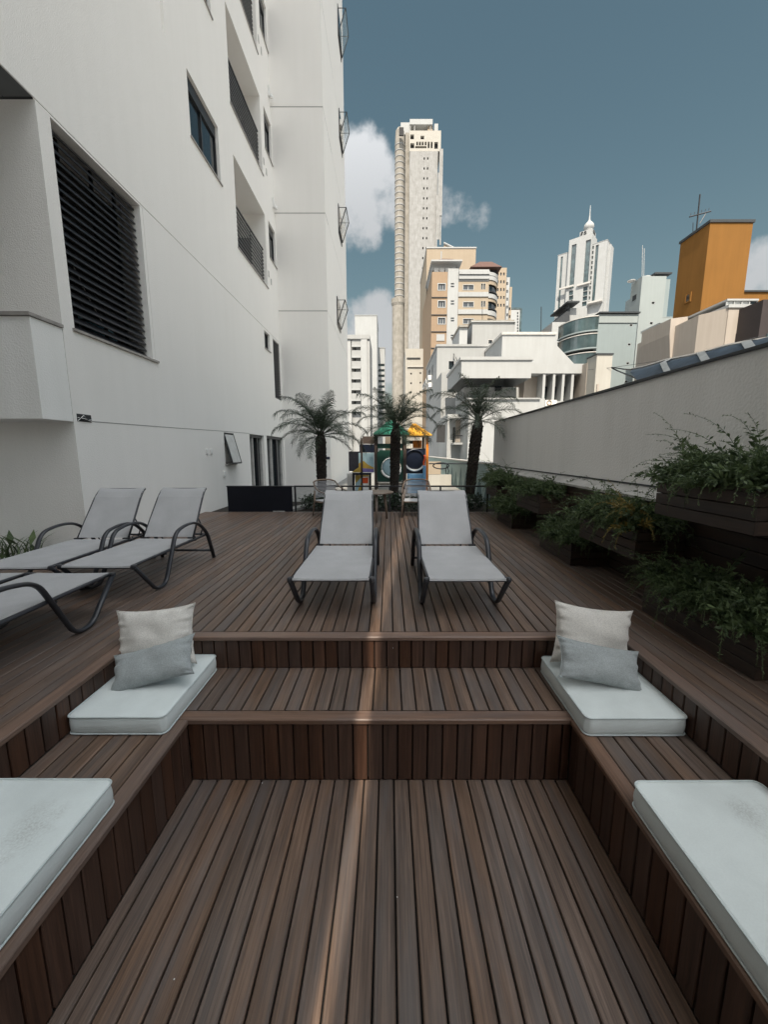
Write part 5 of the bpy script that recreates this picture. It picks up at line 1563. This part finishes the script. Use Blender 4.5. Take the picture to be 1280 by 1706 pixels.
body(cC, 'wall', f8, r[0], r[1], ZGD, r[3], 9, M['lt_cream'], [f8.rect(u, u + 2.6, v, v + 3) for u, v in ((684, 621), (699.5, 620), (684, 637), (699.5, 636), (684, 652), (699.5, 651))], depth=.15, glass=M['interior'])
f8.box(MB(), *f8.rect(678, 700.5, 596, 597.5), -.15, -.01).build('ledge', M['dark_gap'], cC); f8.box(MB(), *f8.rect(679, 706, 610.5, 611.7), -.2, -.01).build('ledge', M['coping'], cC)

# ---- pale grey house with air conditioners, grey roof block
gH = thing('pale_grey_house', 'pale grey house with air conditioners on its side wall', 'house', (6, 34, ZGD))
f9 = front(34); zt9 = f9.px(740, 577.5)[1]; xa, xb = f9.px(728, 620)[0], f9.px(824, 600)[0]
body(gH, 'wall', f9, xa, xb, ZGD, zt9, 9, M['lt_grey'], [f9.rect(747.5, 757, 601, 616)], depth=.25, frame=M['lt_white'], coping=M['lt_grey'])
s9 = side(xa)
for u, v0, v1 in ((720.5, 610, 626), (716.0, 617, 630)): s9.box(MB(), *s9.rect(u - .9, u + .9, v0, v1), -.03, -.004).build('side_window', M['glass'], gH)
for u, v in ((717.5, 628), (713.5, 634), (710.5, 640), (718, 640)):
    q = s9.rect(u - 1.6, u + 1.6, v, v + 7); ac = s9.box(MB(), *q, -.32, -.01).build('air_conditioner', M['plastic_white'], gH)
    s9.box(MB(), q[0] + .1, q[0] + (q[1] - q[0]) * .6, q[2] + .1, q[3] - .1, -.34, -.325).build('fan_grille', M['dark_gap'], ac)
bl9 = f9.rect(736, 748, 632, 662)
f9.box(MB(), bl9[0], bl9[1], bl9[2], bl9[3], -1.2, -.01).build('bay_balcony', M['lt_white'], gH); f9.box(MB(), bl9[0] - .4, bl9[1] + .1, bl9[2] - .3, bl9[2] - .01, -1.5, -.01).build('balcony_soffit', M['coping'], gH)
MB().tube([f9.fn(*f9.px(u, v), -.2) for u, v in ((756, 609), (755.5, 590), (760, 598), (763, 606))], .03, 5).build('antenna', M['dark_metal'], gH)
gR = thing('grey_roof_block', 'grey rendered roof block with one small window and a worn parapet', 'building', (12, 42, ZGD))
f10 = front(42); r = f10.rect(787, 858, 536, 577)
body(gR, 'wall', f10, r[0], r[1], ZGD, r[3], 6, M['lt_grey'], [f10.rect(814, 821, 566, 573)], depth=.2, frame=M['coping'])
f10.box(MB(), *f10.rect(786, 858.5, 531.5, 535.8), .2, 6).build('worn_parapet', M['raw_beige'], gR)
f10.box(MB(), *f10.rect(785.5, 859, 535.6, 537.2), -.15, .19).build('ledge', M['lt_white'], gR)
r = f10.rect(764, 777, 549, 577); f10.box(MB(), r[0], r[1], ZGD, r[3], -.6, 4).build('side_block', M['lt_white'], gR); f10.box(MB(), *f10.rect(763, 777.5, 545.5, 548.6), -.8, 4).build('side_roof', M['raw_beige'], gR)
for u, v0 in ((808, 430), (848, 540)): MB().tube([f10.fn(*f10.px(u, 531), 1), f10.fn(*f10.px(u, 531 - 28), 1)], .03, 5).build('aerial', M['dark_metal'], gR)

# ---- white house
wH = thing('white_house', 'big white modern house with a cantilevered upper box behind the right palm', 'house', (9, 26, ZGD))
fa = front(26)
r = fa.rect(836.5, 962, 557, 620); z_up = r[3]
fa2 = front(29); r2_ = fa2.rect(836, 923, 558, 640)
body(wH, 'upper_block', fa2, r2_[0], r2_[1], ZGD, r2_[3], 8, M['lt_white'], [], coping=M['coping'])
MB().prism([fa2.fn(*fa2.px(u, v), .3) for u, v in ((923.2, 640), (923.2, 568), (930, 572), (962, 606), (962, 640))], (0, 5, 0)).build('sloping_block', M['lt_white'], wH)
fc = front(23.5); r = fc.rect(769, 886, 600, 630)
body(wH, 'cantilever_box', fc, r[0], r[1], r[2], r[3], 5.4, M['lt_white'], [], coping=M['lt_white'])
r_lo = fc.rect(769, 886, 632, 700)
mb = MB(); fa.box(mb, fa.rect(776, 886, 631, 700)[0], fa.rect(776, 886, 631, 700)[1], ZGD, r[2] - .02, .6, 6); mb.build('lower_wall', M['lt_white'], wH)
q = fa.rect(829, 840, 640.5, 649.5); wn_ = fa.box(MB(), *q, .5, .58).build('window', M['glass'], wH); fa.box(MB(), q[0] - .03, q[1] + .03, (q[2] + q[3]) / 2 - .03, (q[2] + q[3]) / 2 + .03, .46, .51).build('window_bar', M['dark_metal'], wn_)
fd = front(22.5); q = fd.rect(780, 905, 664, 790); fd.box(MB(), q[0], q[1], ZGD, q[3], 0, 3.5).build('ground_storey', M['lt_white'], wH)
fd.box(MB(), *fd.rect(778, 900, 663, 665.5), -.1, 3.5).build('string_course', M['lt_grey'], wH)
fe = front(24.6); q = fe.rect(883, 976, 606, 622); fe.box(MB(), q[0], q[1], q[2], q[3], 0, 3).build('fascia', M['lt_white'], wH)
qw = fe.rect(883, 976, 622, 668); fe.box(MB(), qw[0], qw[1] - .02, qw[2], q[2] - .02, 1.0, 3).build('window_wall', M['beige'], wH)
for u in (907, 923.5, 939, 954.5, 972):
    k = fe.rect(u - 2, u + 2, 624, 668); fe.box(MB(), k[0], k[1], k[2], q[2] - .01, .05, .99).build('fin', M['lt_white'], wH)
for u in (910, 926.5, 942, 957.5):
    k = fe.rect(u, u + 11, 640, 668); wv_ = fe.box(MB(), k[0], k[1], k[2], k[3], .86, .98).build('tall_window', M['glass'], wH)
    k2 = fe.rect(u, u + 11, 625, 639); fe.box(MB(), *k2, .88, .99).build('window_blind', M['coping'], wv_)
    fe.box(MB(), (k[0] + k[1]) / 2 - .02, (k[0] + k[1]) / 2 + .02, k[2], k[3], .8, .85).build('window_bar', M['dark_metal'], wv_)
k = fe.rect(884, 976, 669, 700); fe.box(MB(), k[0], k[1], ZGD, k[3], -.25, 3).build('lower_fascia', M['lt_white'], wH)
k = fe.rect(903, 921, 668.5, 678); acu = fe.box(MB(), *k, -.6, -.27).build('air_conditioner', M['plastic_white'], wH)
ca_, cz_ = fe.px(909, 673); MB().tube([fe.fn(ca_ + .13 * math.cos(2 * math.pi * i / 20), cz_ + .13 * math.sin(2 * math.pi * i / 20), -.62) for i in range(20)], .03, 5, True).build('fan_ring', M['tan'], acu)
# left wing of the white house: door, balcony, dark gate
fb = front(25); k = fb.rect(745, 781, 690, 790); fb.box(MB(), k[0], k[1], ZGD, k[3], 0, 4).build('left_wing', M['lt_white'], wH)
k = fb.rect(753, 779, 697, 738)
for u0, u1, v0, v1, nm, mt in ((754.5, 758, 712, 737, 'door', 'glass'), (770, 779, 704, 737, 'door', 'glass'), (759, 769.5, 700, 737, 'door_panel', 'beige'), (728, 742, 708, 737, 'gate', 'interior')):
    fb.box(MB(), *fb.rect(u0, u1, v0, v1), -.05, -.004).build(nm, M[mt], wH)
fb.box(MB(), *fb.rect(749, 781, 697.5, 699.5), -.9, -.01).build('canopy', M['lt_white'], wH); fb.box(MB(), *fb.rect(751, 780, 738, 741), -.9, -.01).build('balcony_slab', M['lt_white'], wH)
k = fb.rect(752, 779, 726, 737.5); rg_ = fb.box(MB(), k[0], k[1], k[3] - .05, k[3], -.86, -.82).build('balcony_railing', M['dark_metal'], wH)
for i in range(12): a_ = k[0] + (k[1] - k[0]) * i / 11; fb.box(MB(), a_ - .012, a_ + .012, k[2], k[3] - .05, -.85, -.83).build('baluster', M['dark_metal'], rg_)
lwf = front(30); k = lwf.rect(722, 782, 620, 700); lwf.box(MB(), k[0] + .6, k[1], ZGD, k[3], .0, 3.9).build('stair_block', M['lt_grey'], wH)
lwf.box(MB(), *lwf.rect(764, 771, 638, 651), -.06, -.004).build('wall_lantern', M['dark_metal'], wH)
gp_ = thing('grey_pier', 'tall grey pier at the right end of the white house', 'pier', (9, 24, ZGD))
fg = front(24.0); k = fg.rect(976.5, 985, 604, 680); fg.box(MB(), k[0], k[1], ZGD, k[3], 0, 1.5).build('shaft', M['beige'], gp_)
cp = thing('cream_chimney', 'cream rectangular chimney shaft in front of the blue grey building', 'chimney', (10, 23, ZGD))
fh = front(23.0); k = fh.rect(992, 1018, 591, 680); fh.box(MB(), k[0], k[1], ZGD, k[3], 0, 1.1).build('shaft', M['lt_cream'], cp); fh.box(MB(), k[0] - .02, k[1] + .03, k[3] + .002, k[3] + .08, -.05, 1.15).build('cap', M['dark_gap'], cp)
fh.box(MB(), *fh.rect(994, 997, 640, 660), -.08, -.004).build('downpipe', M['beige'], cp)

# ---- white tower with the roof letters, turned to the view
ZPG = 82.
pA, pB = PZ(930.5, 426, ZPG - 4), PZ(1013, 399.5, ZPG - 4)
fp = Face((pA.x, pA.y), (pB.x - pA.x, pB.y - pA.y)); Wp = (pB - pA).length
pT = thing('white_glass_tower', 'white tower with green glass strips, a ball finial and roof letters', 'tower', (pA.x, pA.y, ZGD))
zs = ZPG - 4
strips = []
for u0, u1, v0, v1, ut in ((935.2, 938.6, 428, 519, -5.3), (993.5, 998.5, 407, 505, -8)):
    a0 = fp.px(u0, v0)[0]; a1 = fp.px(u1, v0)[0]; strips.append((a0, a1, fp.px(u0 + ut, v1)[1], min(zs - .6, fp.px(u0, v0)[1])))
dots = []
for k in range(12):
    a_, z_ = fp.px(988.5 - k * .62, 412.5 + k * 8.4); dots.append((a_ - .35, a_ + .35, z_ - .6, z_ + .6))
body(pT, 'shaft', fp, 0, Wp, ZGD, zs, 5.5, M['lt_white'], strips + dots, depth=.5, glass=M['glass_teal'], coping=M['lt_grey'])
ca0, ca1 = fp.px(951, 403)[0], fp.px(989, 395)[0]; zc = fp.px(952, 402)[1]
cst = []
for u0, u1, v0, v1, ut in ((955, 963, 410.5, 483, -4), (978.5, 987, 403, 476.5, -5)):
    cst.append((fp.px(u0, v0)[0], fp.px(u1, v0)[0], fp.px(u0 + ut, v1)[1], fp.px(u0, v0)[1]))
low = []
for u, v in ((950, 489), (950, 497), (949, 505), (974, 482), (973.5, 490), (973, 498), (972, 507)):
    a_, z_ = fp.px(u, v); low.append((a_, a_ + (cst[0][1] - cst[0][0]) * .9, z_ - 1.1, z_ + .5))
fpc = Face((pA.x - fp.n.x * 1.2, pA.y - fp.n.y * 1.2), fp.e)
body(pT, 'central_bay', fpc, ca0, ca1, ZGD, zc, 6.5, M['lt_white'], cst + low, depth=.6, glass=M['glass_teal'])
q0, q1 = fpc.px(965.5, 388)[0], fpc.px(986, 383)[0]; zq = fpc.px(966, 385)[1]
fpc.box(MB(), q0, q1, zc + .01, zq, 1, 6).build('crown_block', M['lt_white'], pT)
fpc.box(MB(), (ca0 + q0) / 2, ca1 - .3, zc + .01, (zc + zq) / 2 - .8, .5, 6.4).build('crown_step', M['lt_white'], pT)
cc = Vector(fpc.fn((q0 + q1) / 2 + .2, zq, 3.5))
zb_ = zq
MB().lathe([(2.2, 0), (1.4, .4), (1.2, .7), (1.6, 1.1), (1.85, 1.8), (1.7, 2.6), (1.1, 3.4), (.55, 3.9), (.3, 4.5), (.18, 6.5), (.05, 9.5)], (cc.x, cc.y, zb_), 18).build('ball_finial', M['lt_white'], pT, smooth=True)
# letters F G on the crown
def stroke(nm, pts):
    MB().prism([fpc.fn(a, z, .98) for a, z in pts], tuple(Vector(fpc.fn(0, 0, -.25)) - Vector(fpc.fn(0, 0, 0)))).build(nm, M['dark_gap'], pT)
la, lh = q0 + (q1 - q0) * .10, (zq - zc) * .62; lz = zc + (zq - zc) * .25; lw = (q1 - q0) * .17; th_ = lw * .34
stroke('letter_f', [(la, lz), (la + th_, lz), (la + th_, lz + lh * .42), (la + lw * .8, lz + lh * .42), (la + lw * .8, lz + lh * .58), (la + th_, lz + lh * .58), (la + th_, lz + lh * .84), (la + lw, lz + lh * .84), (la + lw, lz + lh), (la, lz + lh)])
lb_ = la + lw * 1.5
out_ = [(lb_ + lw * .6 + lw * .65 * math.cos(R(a)), lz + lh / 2 + lh / 2 * math.sin(R(a))) for a in range(45, 331, 19)]
in_ = [(lb_ + lw * .6 + (lw * .65 - th_) * math.cos(R(a)), lz + lh / 2 + (lh / 2 - th_) * math.sin(R(a))) for a in range(330, 44, -19)]
stroke('letter_g', out_ + [(lb_ + lw * 1.2, lz + lh * .45), (lb_ + lw * .7, lz + lh * .45), (lb_ + lw * .7, lz + lh * .32)] + in_)
fs_ = Face((fpc.fn(q1, 0, 0)[0], fpc.fn(q1, 0, 0)[1]), fp.n)
for k, (a_, sl_) in enumerate(((2.5, .0), (6.5, .8))):
    fpc.box(MB(), q1 + .01, q1 + .3, lz, lz + lh * (1 - .25 * k), 1.6 + a_ * .3, 2.3 + a_ * .3).build('letter_side', M['dark_gap'], pT)
rs_ = fp.px(1020, 412)[0]
fp.box(MB(), Wp + .02, Wp + 1.0, ZGD, zs - 1.2, 1.5, 5.4).build('rear_bay', M['lt_white'], pT)
for u0, u1, v in ((935, 958, 484), (964, 986, 478), (982, 1005, 507), (926, 940, 521)):
    a0, z_ = fp.px(u0, v); a1 = fp.px(u1, v)[0]; fp.box(MB(), a0, a1, z_ - .3, z_ + .3, -1.9, -.01 if u0 > 980 else -1.22).build('ledge', M['coping'], pT)

lG = thing('low_grey_roof', 'low grey building with a slanted dark screen under the lettered tower', 'building', (30, 60, ZGD))
fl = front(60); k = fl.rect(949, 977, 513, 560); fl.box(MB(), k[0], k[1], ZGD, k[3], 0, 8).build('wall', M['lt_grey'], lG)
MB().prism([fl.fn(*fl.px(u, v), -.3) for u, v in ((926, 546), (926, 537), (948.5, 514), (948.5, 546))], (0, 5, 0)).build('slanted_screen', M['dark_gap'], lG)
fl.box(MB(), *fl.rect(941, 961, 505.5, 508), -1, 5).build('flat_canopy', M['dark_gap'], lG); fl.box(MB(), *fl.rect(944.5, 947, 508, 516), -.5, .3).build('canopy_post', M['dark_gap'], lG)
k = fl.rect(905, 950, 548, 600); fl.box(MB(), k[0], k[1], ZGD, k[3], -3, 5).build('terrace_block', M['lt_white'], lG)
fl.box(MB(), *fl.rect(926, 949, 552, 558), -3.1, -3.01).build('dark_opening', M['interior'], lG)
MB().tube([fl.fn(*fl.px(902, 556), 0), fl.fn(*fl.px(902.5, 511), 0)], .06, 5).build('aerial', M['dark_metal'], lG)

# ---- blue grey building with round balconies, pale blue tower
bB = thing('blue_grey_building', 'blue grey building with rounded glass fronted balconies', 'building', (18, 40, ZGD))
fb2 = front(40); ze = fb2.px(1030, 523)[1]; a0, a1 = fb2.px(996, 560)[0], fb2.px(1060.5, 560)[0]
rs = [fb2.rect(u, u + 4.5, v, v + 3.4) for u, v in ((1050, 540), (1047, 572), (1044.5, 603.5), (1042, 634))]
body(bB, 'wall', fb2, a0, a1, ZGD, ze, 9, M['blue_grey'], rs, depth=.15, frame=M['lt_white'])
k = fb2.rect(996, 1060.5, 523, 538); fb2.box(MB(), a0 + .01, a1 - .02, k[2], ze - .04, -.08, -.006).build('glass_parapet', M['blue_pale'], bB)
k = fb2.rect(995, 1062, 520.6, 523); fb2.box(MB(), a0 - .05, a1 + .1, ze + .01, ze + .14, -.25, 9).build('roof_rail', M['dark_gap'], bB)
bc = Vector(fb2.fn(a0, 0, 3.2)); br = a0 - fb2.px(953.5, 560)[0]
def bring(r0, r1, z0, z1, nm, mat, n=14):
    mb = MB(); P_ = lambda r_, k_: (bc.x - r_ * math.sin(R(95 * k_ / n)), bc.y - r_ * math.cos(R(95 * k_ / n)) * 3.3 / br)
    for k_ in range(n):
        a, b, c, d = P_(r1, k_), P_(r1, k_ + 1), P_(r0, k_ + 1), P_(r0, k_)
        mb.add([a + (z0,), b + (z0,), c + (z0,), d + (z0,), a + (z1,), b + (z1,), c + (z1,), d + (z1,)], [(0, 1, 5, 4), (1, 2, 6, 5), (2, 3, 7, 6), (3, 0, 4, 7), (4, 5, 6, 7), (3, 2, 1, 0)])
    return mb.build(nm, mat, bB)
bring(.05, br * .78, ZGD, ze - 1.2, 'curved_glazing', M['glass'])
zf = lambda v: fb2.px(985, v)[1]
for v0, v1, v2 in ((527, 549, 551.5), (556, 578, 580.5), (587, 606, 609), (616, 640, 643)):
    bring(br * .93, br * .97, zf(v1), zf(v0), 'balcony_glass', M['glass_teal']); bring(br * .8, br, zf(v2), zf(v1) - .01, 'balcony_slab', M['blue_grey']); bring(br * .92, br * .985, zf(v0) + .005, zf(v0) + .09, 'balcony_rail', M['coping'])
pb = thing('pale_blue_tower', 'pale blue stair tower with small square windows and roof aerials', 'tower', (23, 44, ZGD))
fq = front(43); zq_ = fq.px(1090, 460)[1]; a0, a1 = fq.px(1065.5, 520)[0], fq.px(1105.5, 520)[0]
rs = [fq.rect(u, u + 5, v, v + 4) for u, v in ((1086.5, 502.5), (1083.5, 536.5))]
body(pb, 'shaft', fq, a0, a1, ZGD, zq_, side(fq.fn(a0, 0, 0)[0]).px(1050.5, 500)[0] - 43, M['blue_pale'], rs, depth=.15, frame=M['lt_white'])
k = fq.rect(1107, 1122, 459, 560); fq.box(MB(), a1 + .01, k[1], ZGD, k[3], .8, 7).build('rear_shaft', M['blue_grey'], pb)
fq.box(MB(), *fq.rect(1098, 1127, 449.5, 452.2), .5, 2.2).build('flat_canopy', M['dark_gap'], pb); fq.box(MB(), *fq.rect(1112, 1117, 452.2, 460), 1.0, 2.0).build('canopy_post', M['dark_gap'], pb)
for u, v in ((1088, 455.5), (1097, 457), (1063, 462)):
    p = Vector(fq.fn(*fq.px(u, v), 1.0)); MB().lathe([(.05, -.12), (.38, 0), (.42, .08), (.2, .16), (.05, .2)], (p.x, p.y, p.z), 12).build('satellite_dish', M['plastic_white'], pb)
for u, v in ((1081, 400), (1084, 405)): MB().tube([fq.fn(*fq.px(u, 458), 1), fq.fn(*fq.px(u + 1, v), 1)], .022, 5).build('aerial', M['coping'], pb)
k = fq.rect(1105, 1127, 526, 541); rr_ = fq.box(MB(), k[0], k[1], k[3] - .08, k[3], .3, .36).build('roof_railing', M['blue_pale'], pb); fq.box(MB(), k[0], k[1], k[2], k[3] - .1, .32, .35).build('railing_panel', M['blue_pale'], rr_)
ss = side(fq.fn(a0, 0, 0)[0]); ss.box(MB(), *ss.rect(1055, 1061, 492, 500), -.03, -.005).build('side_window', M['dark_gap'], pb)

# ---- beige annexe, orange tower, beige terrace house
bA = thing('beige_annexe', 'small beige annexe with one window and an air conditioner, left of the orange tower', 'building', (20, 34, ZGD))
fx = front(35.5); k = fx.rect(1095, 1128, 542, 620); z_a = k[3]
body(bA, 'wall', fx, k[0], k[1] + 1.5, ZGD, z_a, side(k[0]).px(1069, 570)[0] - 35.5, M['beige'], [], coping=M['lt_white'])
sx_ = side(k[0]); q = sx_.rect(1076, 1083, 572, 588); wv_ = sx_.box(MB(), *q, -.06, -.005).build('window', M['glass'], bA); sx_.box(MB(), q[0] + .1, q[1] - .1, q[2] + .15, (q[2] + q[3]) / 2 + .1, -.09, -.065).build('pane', M['frost'], wv_)
q = sx_.rect(1073, 1079, 593, 598); sx_.box(MB(), *q, -.4, -.005).build('air_conditioner', M['plastic_white'], bA)
oT = thing('orange_tower', 'ochre orange tower with a television aerial on its roof', 'tower', (23, 31, ZGD))
fo = front(30.0); zo = fo.px(1183, 371)[1]; a0, a1 = fo.px(1173, 470)[0], fo.px(1243, 470)[0]
xo = fo.fn(a0, 0, 0)[0]; so_ = side(xo); yo1 = so_.px(1128, 470)[0]
body(oT, 'shaft', fo, a0, a1, ZGD, zo, yo1 - 30.0, M['orange'], [], coping=M['dark_gap'])
for u, v in ((1145, 491), (1140, 536), (1135.5, 581)):
    q = so_.rect(u, u + 6, v, v + 11); wd_ = so_.box(MB(), *q, -.05, -.004).build('window', M['glass'], oT); m = MB(); so_.box(m, q[0] - .12, q[0], q[2] - .1, q[3] + .1, -.09, -.004); so_.box(m, q[1], q[1] + .12, q[2] - .1, q[3] + .1, -.09, -.004); so_.box(m, q[0], q[1], q[2] - .1, q[2], -.09, -.004); m.build('frame', M['orange'], wd_)
av = thing('television_aerial', 'tall television aerial standing on the orange tower', 'aerial', fo.fn((a0 + a1) / 2, zo, 2))
q = lambda u, v: Vector(fo.fn(*fo.px(u, v), 1.5))
MB().tube([q(1189, 366), q(1196, 300)], .05, 5).build('mast', M['dark_metal'], av)
MB().tube([q(1177, 340), q(1215, 330)], .05, 5).build('cross_boom', M['dark_metal'], av); MB().tube([q(1195, 352), q(1206, 334)], .03, 5).build('brace', M['dark_metal'], av); MB().tube([q(1183, 366), q(1183.5, 350)], .025, 5).build('rod', M['dark_metal'], av)
for i in range(6): MB().tube([q(1179 + i * 6.4, 337 - i * 1.75), q(1180 + i * 6.4, 333 - i * 1.75)], .02, 4).build('element', M['dark_metal'], av)
oB = thing('orange_low_block', 'low orange block at the right edge behind the beige house', 'building', (30, 31, ZGD))
fob = front(32.5); k = fob.rect(1232, 1330, 487, 560); fob.box(MB(), k[0], k[1], ZGD, k[3], 0, 4).build('wall', M['orange'], oB); fob.box(MB(), k[0] - .1, k[1], k[3] + .01, k[3] + .12, -.12, 4).build('roof_coping', M['dark_gap'], oB)
tH = thing('beige_terrace_house', 'beige house with a glazed roof terrace at the right', 'house', (20, 25, ZGD))
ft = front(24.5); k = ft.rect(1212, 1266, 513, 600); z_t = k[3]
body(tH, 'wall', ft, ft.px(1210, 555)[0], ft.px(1264, 555)[0], ZGD, z_t, 7, M['beige'], [ft.rect(1226.5, 1254, 557.5, 577)], depth=.18, frame=M['dark_metal'], mull=1, coping=M['lt_white'])
XA_ = ft.px(1210, 555)[0]
MB().prism([(XA_ - .02, 24.52, ZGD), (XA_ - .02, 24.52, z_t), (XA_ - .02, 30.5, z_t - .15), (XA_ - .02, 30.5, ZGD)], (-.8, 1.2, 0)).build('side_wing', M['beige'], tH)
MB().prism([ft.fn(*ft.px(u, v), 3.2) for u, v in ((1181, 600), (1181, 530), (1184, 500), (1216, 496), (1216, 600))], (0, 3, 0)).build('rear_gable', M['beige'], tH)
k = ft.rect(1217, 1270, 496, 512); tr_ = ft.box(MB(), k[0], k[1], k[3] - .08, k[3] + .02, .2, 4).build('terrace_roof', M['lt_white'], tH)
for i in range(5): a_ = k[0] + (k[1] - k[0] - .06) * i / 4; ft.box(MB(), a_, a_ + .06, z_t + .2, k[3] - .081, .25, .31).build('terrace_post', M['lt_white'], tH)
for i in range(4): a_ = k[0] + (k[1] - k[0]) * i / 4; ft.box(MB(), a_ + .08, a_ + (k[1] - k[0]) / 4 - .03, z_t + .2, k[3] - .09, .32, .35).build('terrace_glass', M['glass'] if i == 3 else M['frost'], tH)
dH = thing('dark_brown_house', 'dark brown house cut off by the right edge', 'house', (24, 22, ZGD))
fdh = front(23.0); k = fdh.rect(1266, 1340, 499, 600); fdh.box(MB(), k[0], k[1], ZGD, k[3], 0, 4).build('wall', M['brown_dark'], dH); fdh.box(MB(), *fdh.rect(1277, 1290, 556, 564), -.05, -.004).build('window', M['glass_teal'], dH)

# ---- roof sheet behind the boundary wall, with its straps and wires
rS = thing('roof_sheet', 'dark blue grey roof sheeting with pale patches just behind the boundary wall', 'roof', (4, 6, 1.6))
XR = 3.6
top = [(1054, 616), (1075, 612), (1112, 601), (1150, 594), (1175, 588), (1215, 577), (1250, 571), (1285, 565), (1340, 552), (1420, 532)]
lo = [(1068, 640), (1090, 640), (1112, 630), (1150, 618), (1175, 612), (1215, 602), (1250, 594), (1285, 585), (1340, 570), (1420, 548)]
mb = MB(); vs = []
for i, (a, b) in enumerate(zip(top, lo)):
    pt = PX(a[0], a[1], XR + .9); pl_ = PX(b[0], b[1], XR)
    mid = pt.lerp(pl_, .5) + Vector((-.10, 0, .06))
    back = pt + Vector((.9, 0, -.5))
    vs.append([pl_ + Vector((0, 0, -.6)), pl_, mid, pt, back])
flat = [p for row in vs for p in row]
mb.add(flat, [(i * 5 + j, i * 5 + j + 1, (i + 1) * 5 + j + 1, (i + 1) * 5 + j) for i in range(len(vs) - 1) for j in range(4)])
sh = mb.build('sheet', M['tarp'], rS, smooth=True)
MB().tube([r_[3] + Vector((0, 0, .015)) for r_ in vs], .022, 6).build('sheet_edge', M['coping'], rS)
for i in (2, 4, 6):
    rw = vs[i]; d_ = (vs[i + 1][2] - vs[i][2]).normalized() * .13
    m = MB()
    for j in (2, 3):
        m.quad(rw[j - 1].lerp(rw[j], .35 if j == 2 else 0) + Vector((-.012, 0, .012)), rw[j] + Vector((-.012, 0, .012)), rw[j] + d_ + Vector((-.012, 0, .012)), rw[j - 1].lerp(rw[j], .35 if j == 2 else 0) + d_ + Vector((-.012, 0, .012)))
    m.build('patch', M['strap'], sh)
MB().tube([vs[0][1].lerp(vs[0][3], .3), PX(1030, 618, XR + .5), PX(1020, 613, XR + .5)], .012, 5).tube([vs[0][3], PX(1040, 615, XR + .5), PX(1020, 612, XR + .5)], .012, 5).build('tie_wire', M['dark_metal'], rS)
wr = thing('overhead_wire', 'thin sagging wire from the white house across to the right', 'wire', (12, 22, 6))
MB().tube([front(23.4).fn(*front(23.4).px(980, 616), 0), front(22.9).fn(*front(22.9).px(1020, 612.5), 0), front(20).fn(*front(20).px(1120, 598), 0), front(18).fn(*front(18).px(1285, 556), 0)], .012, 5).build('wire', M['dark_gap'], wr)
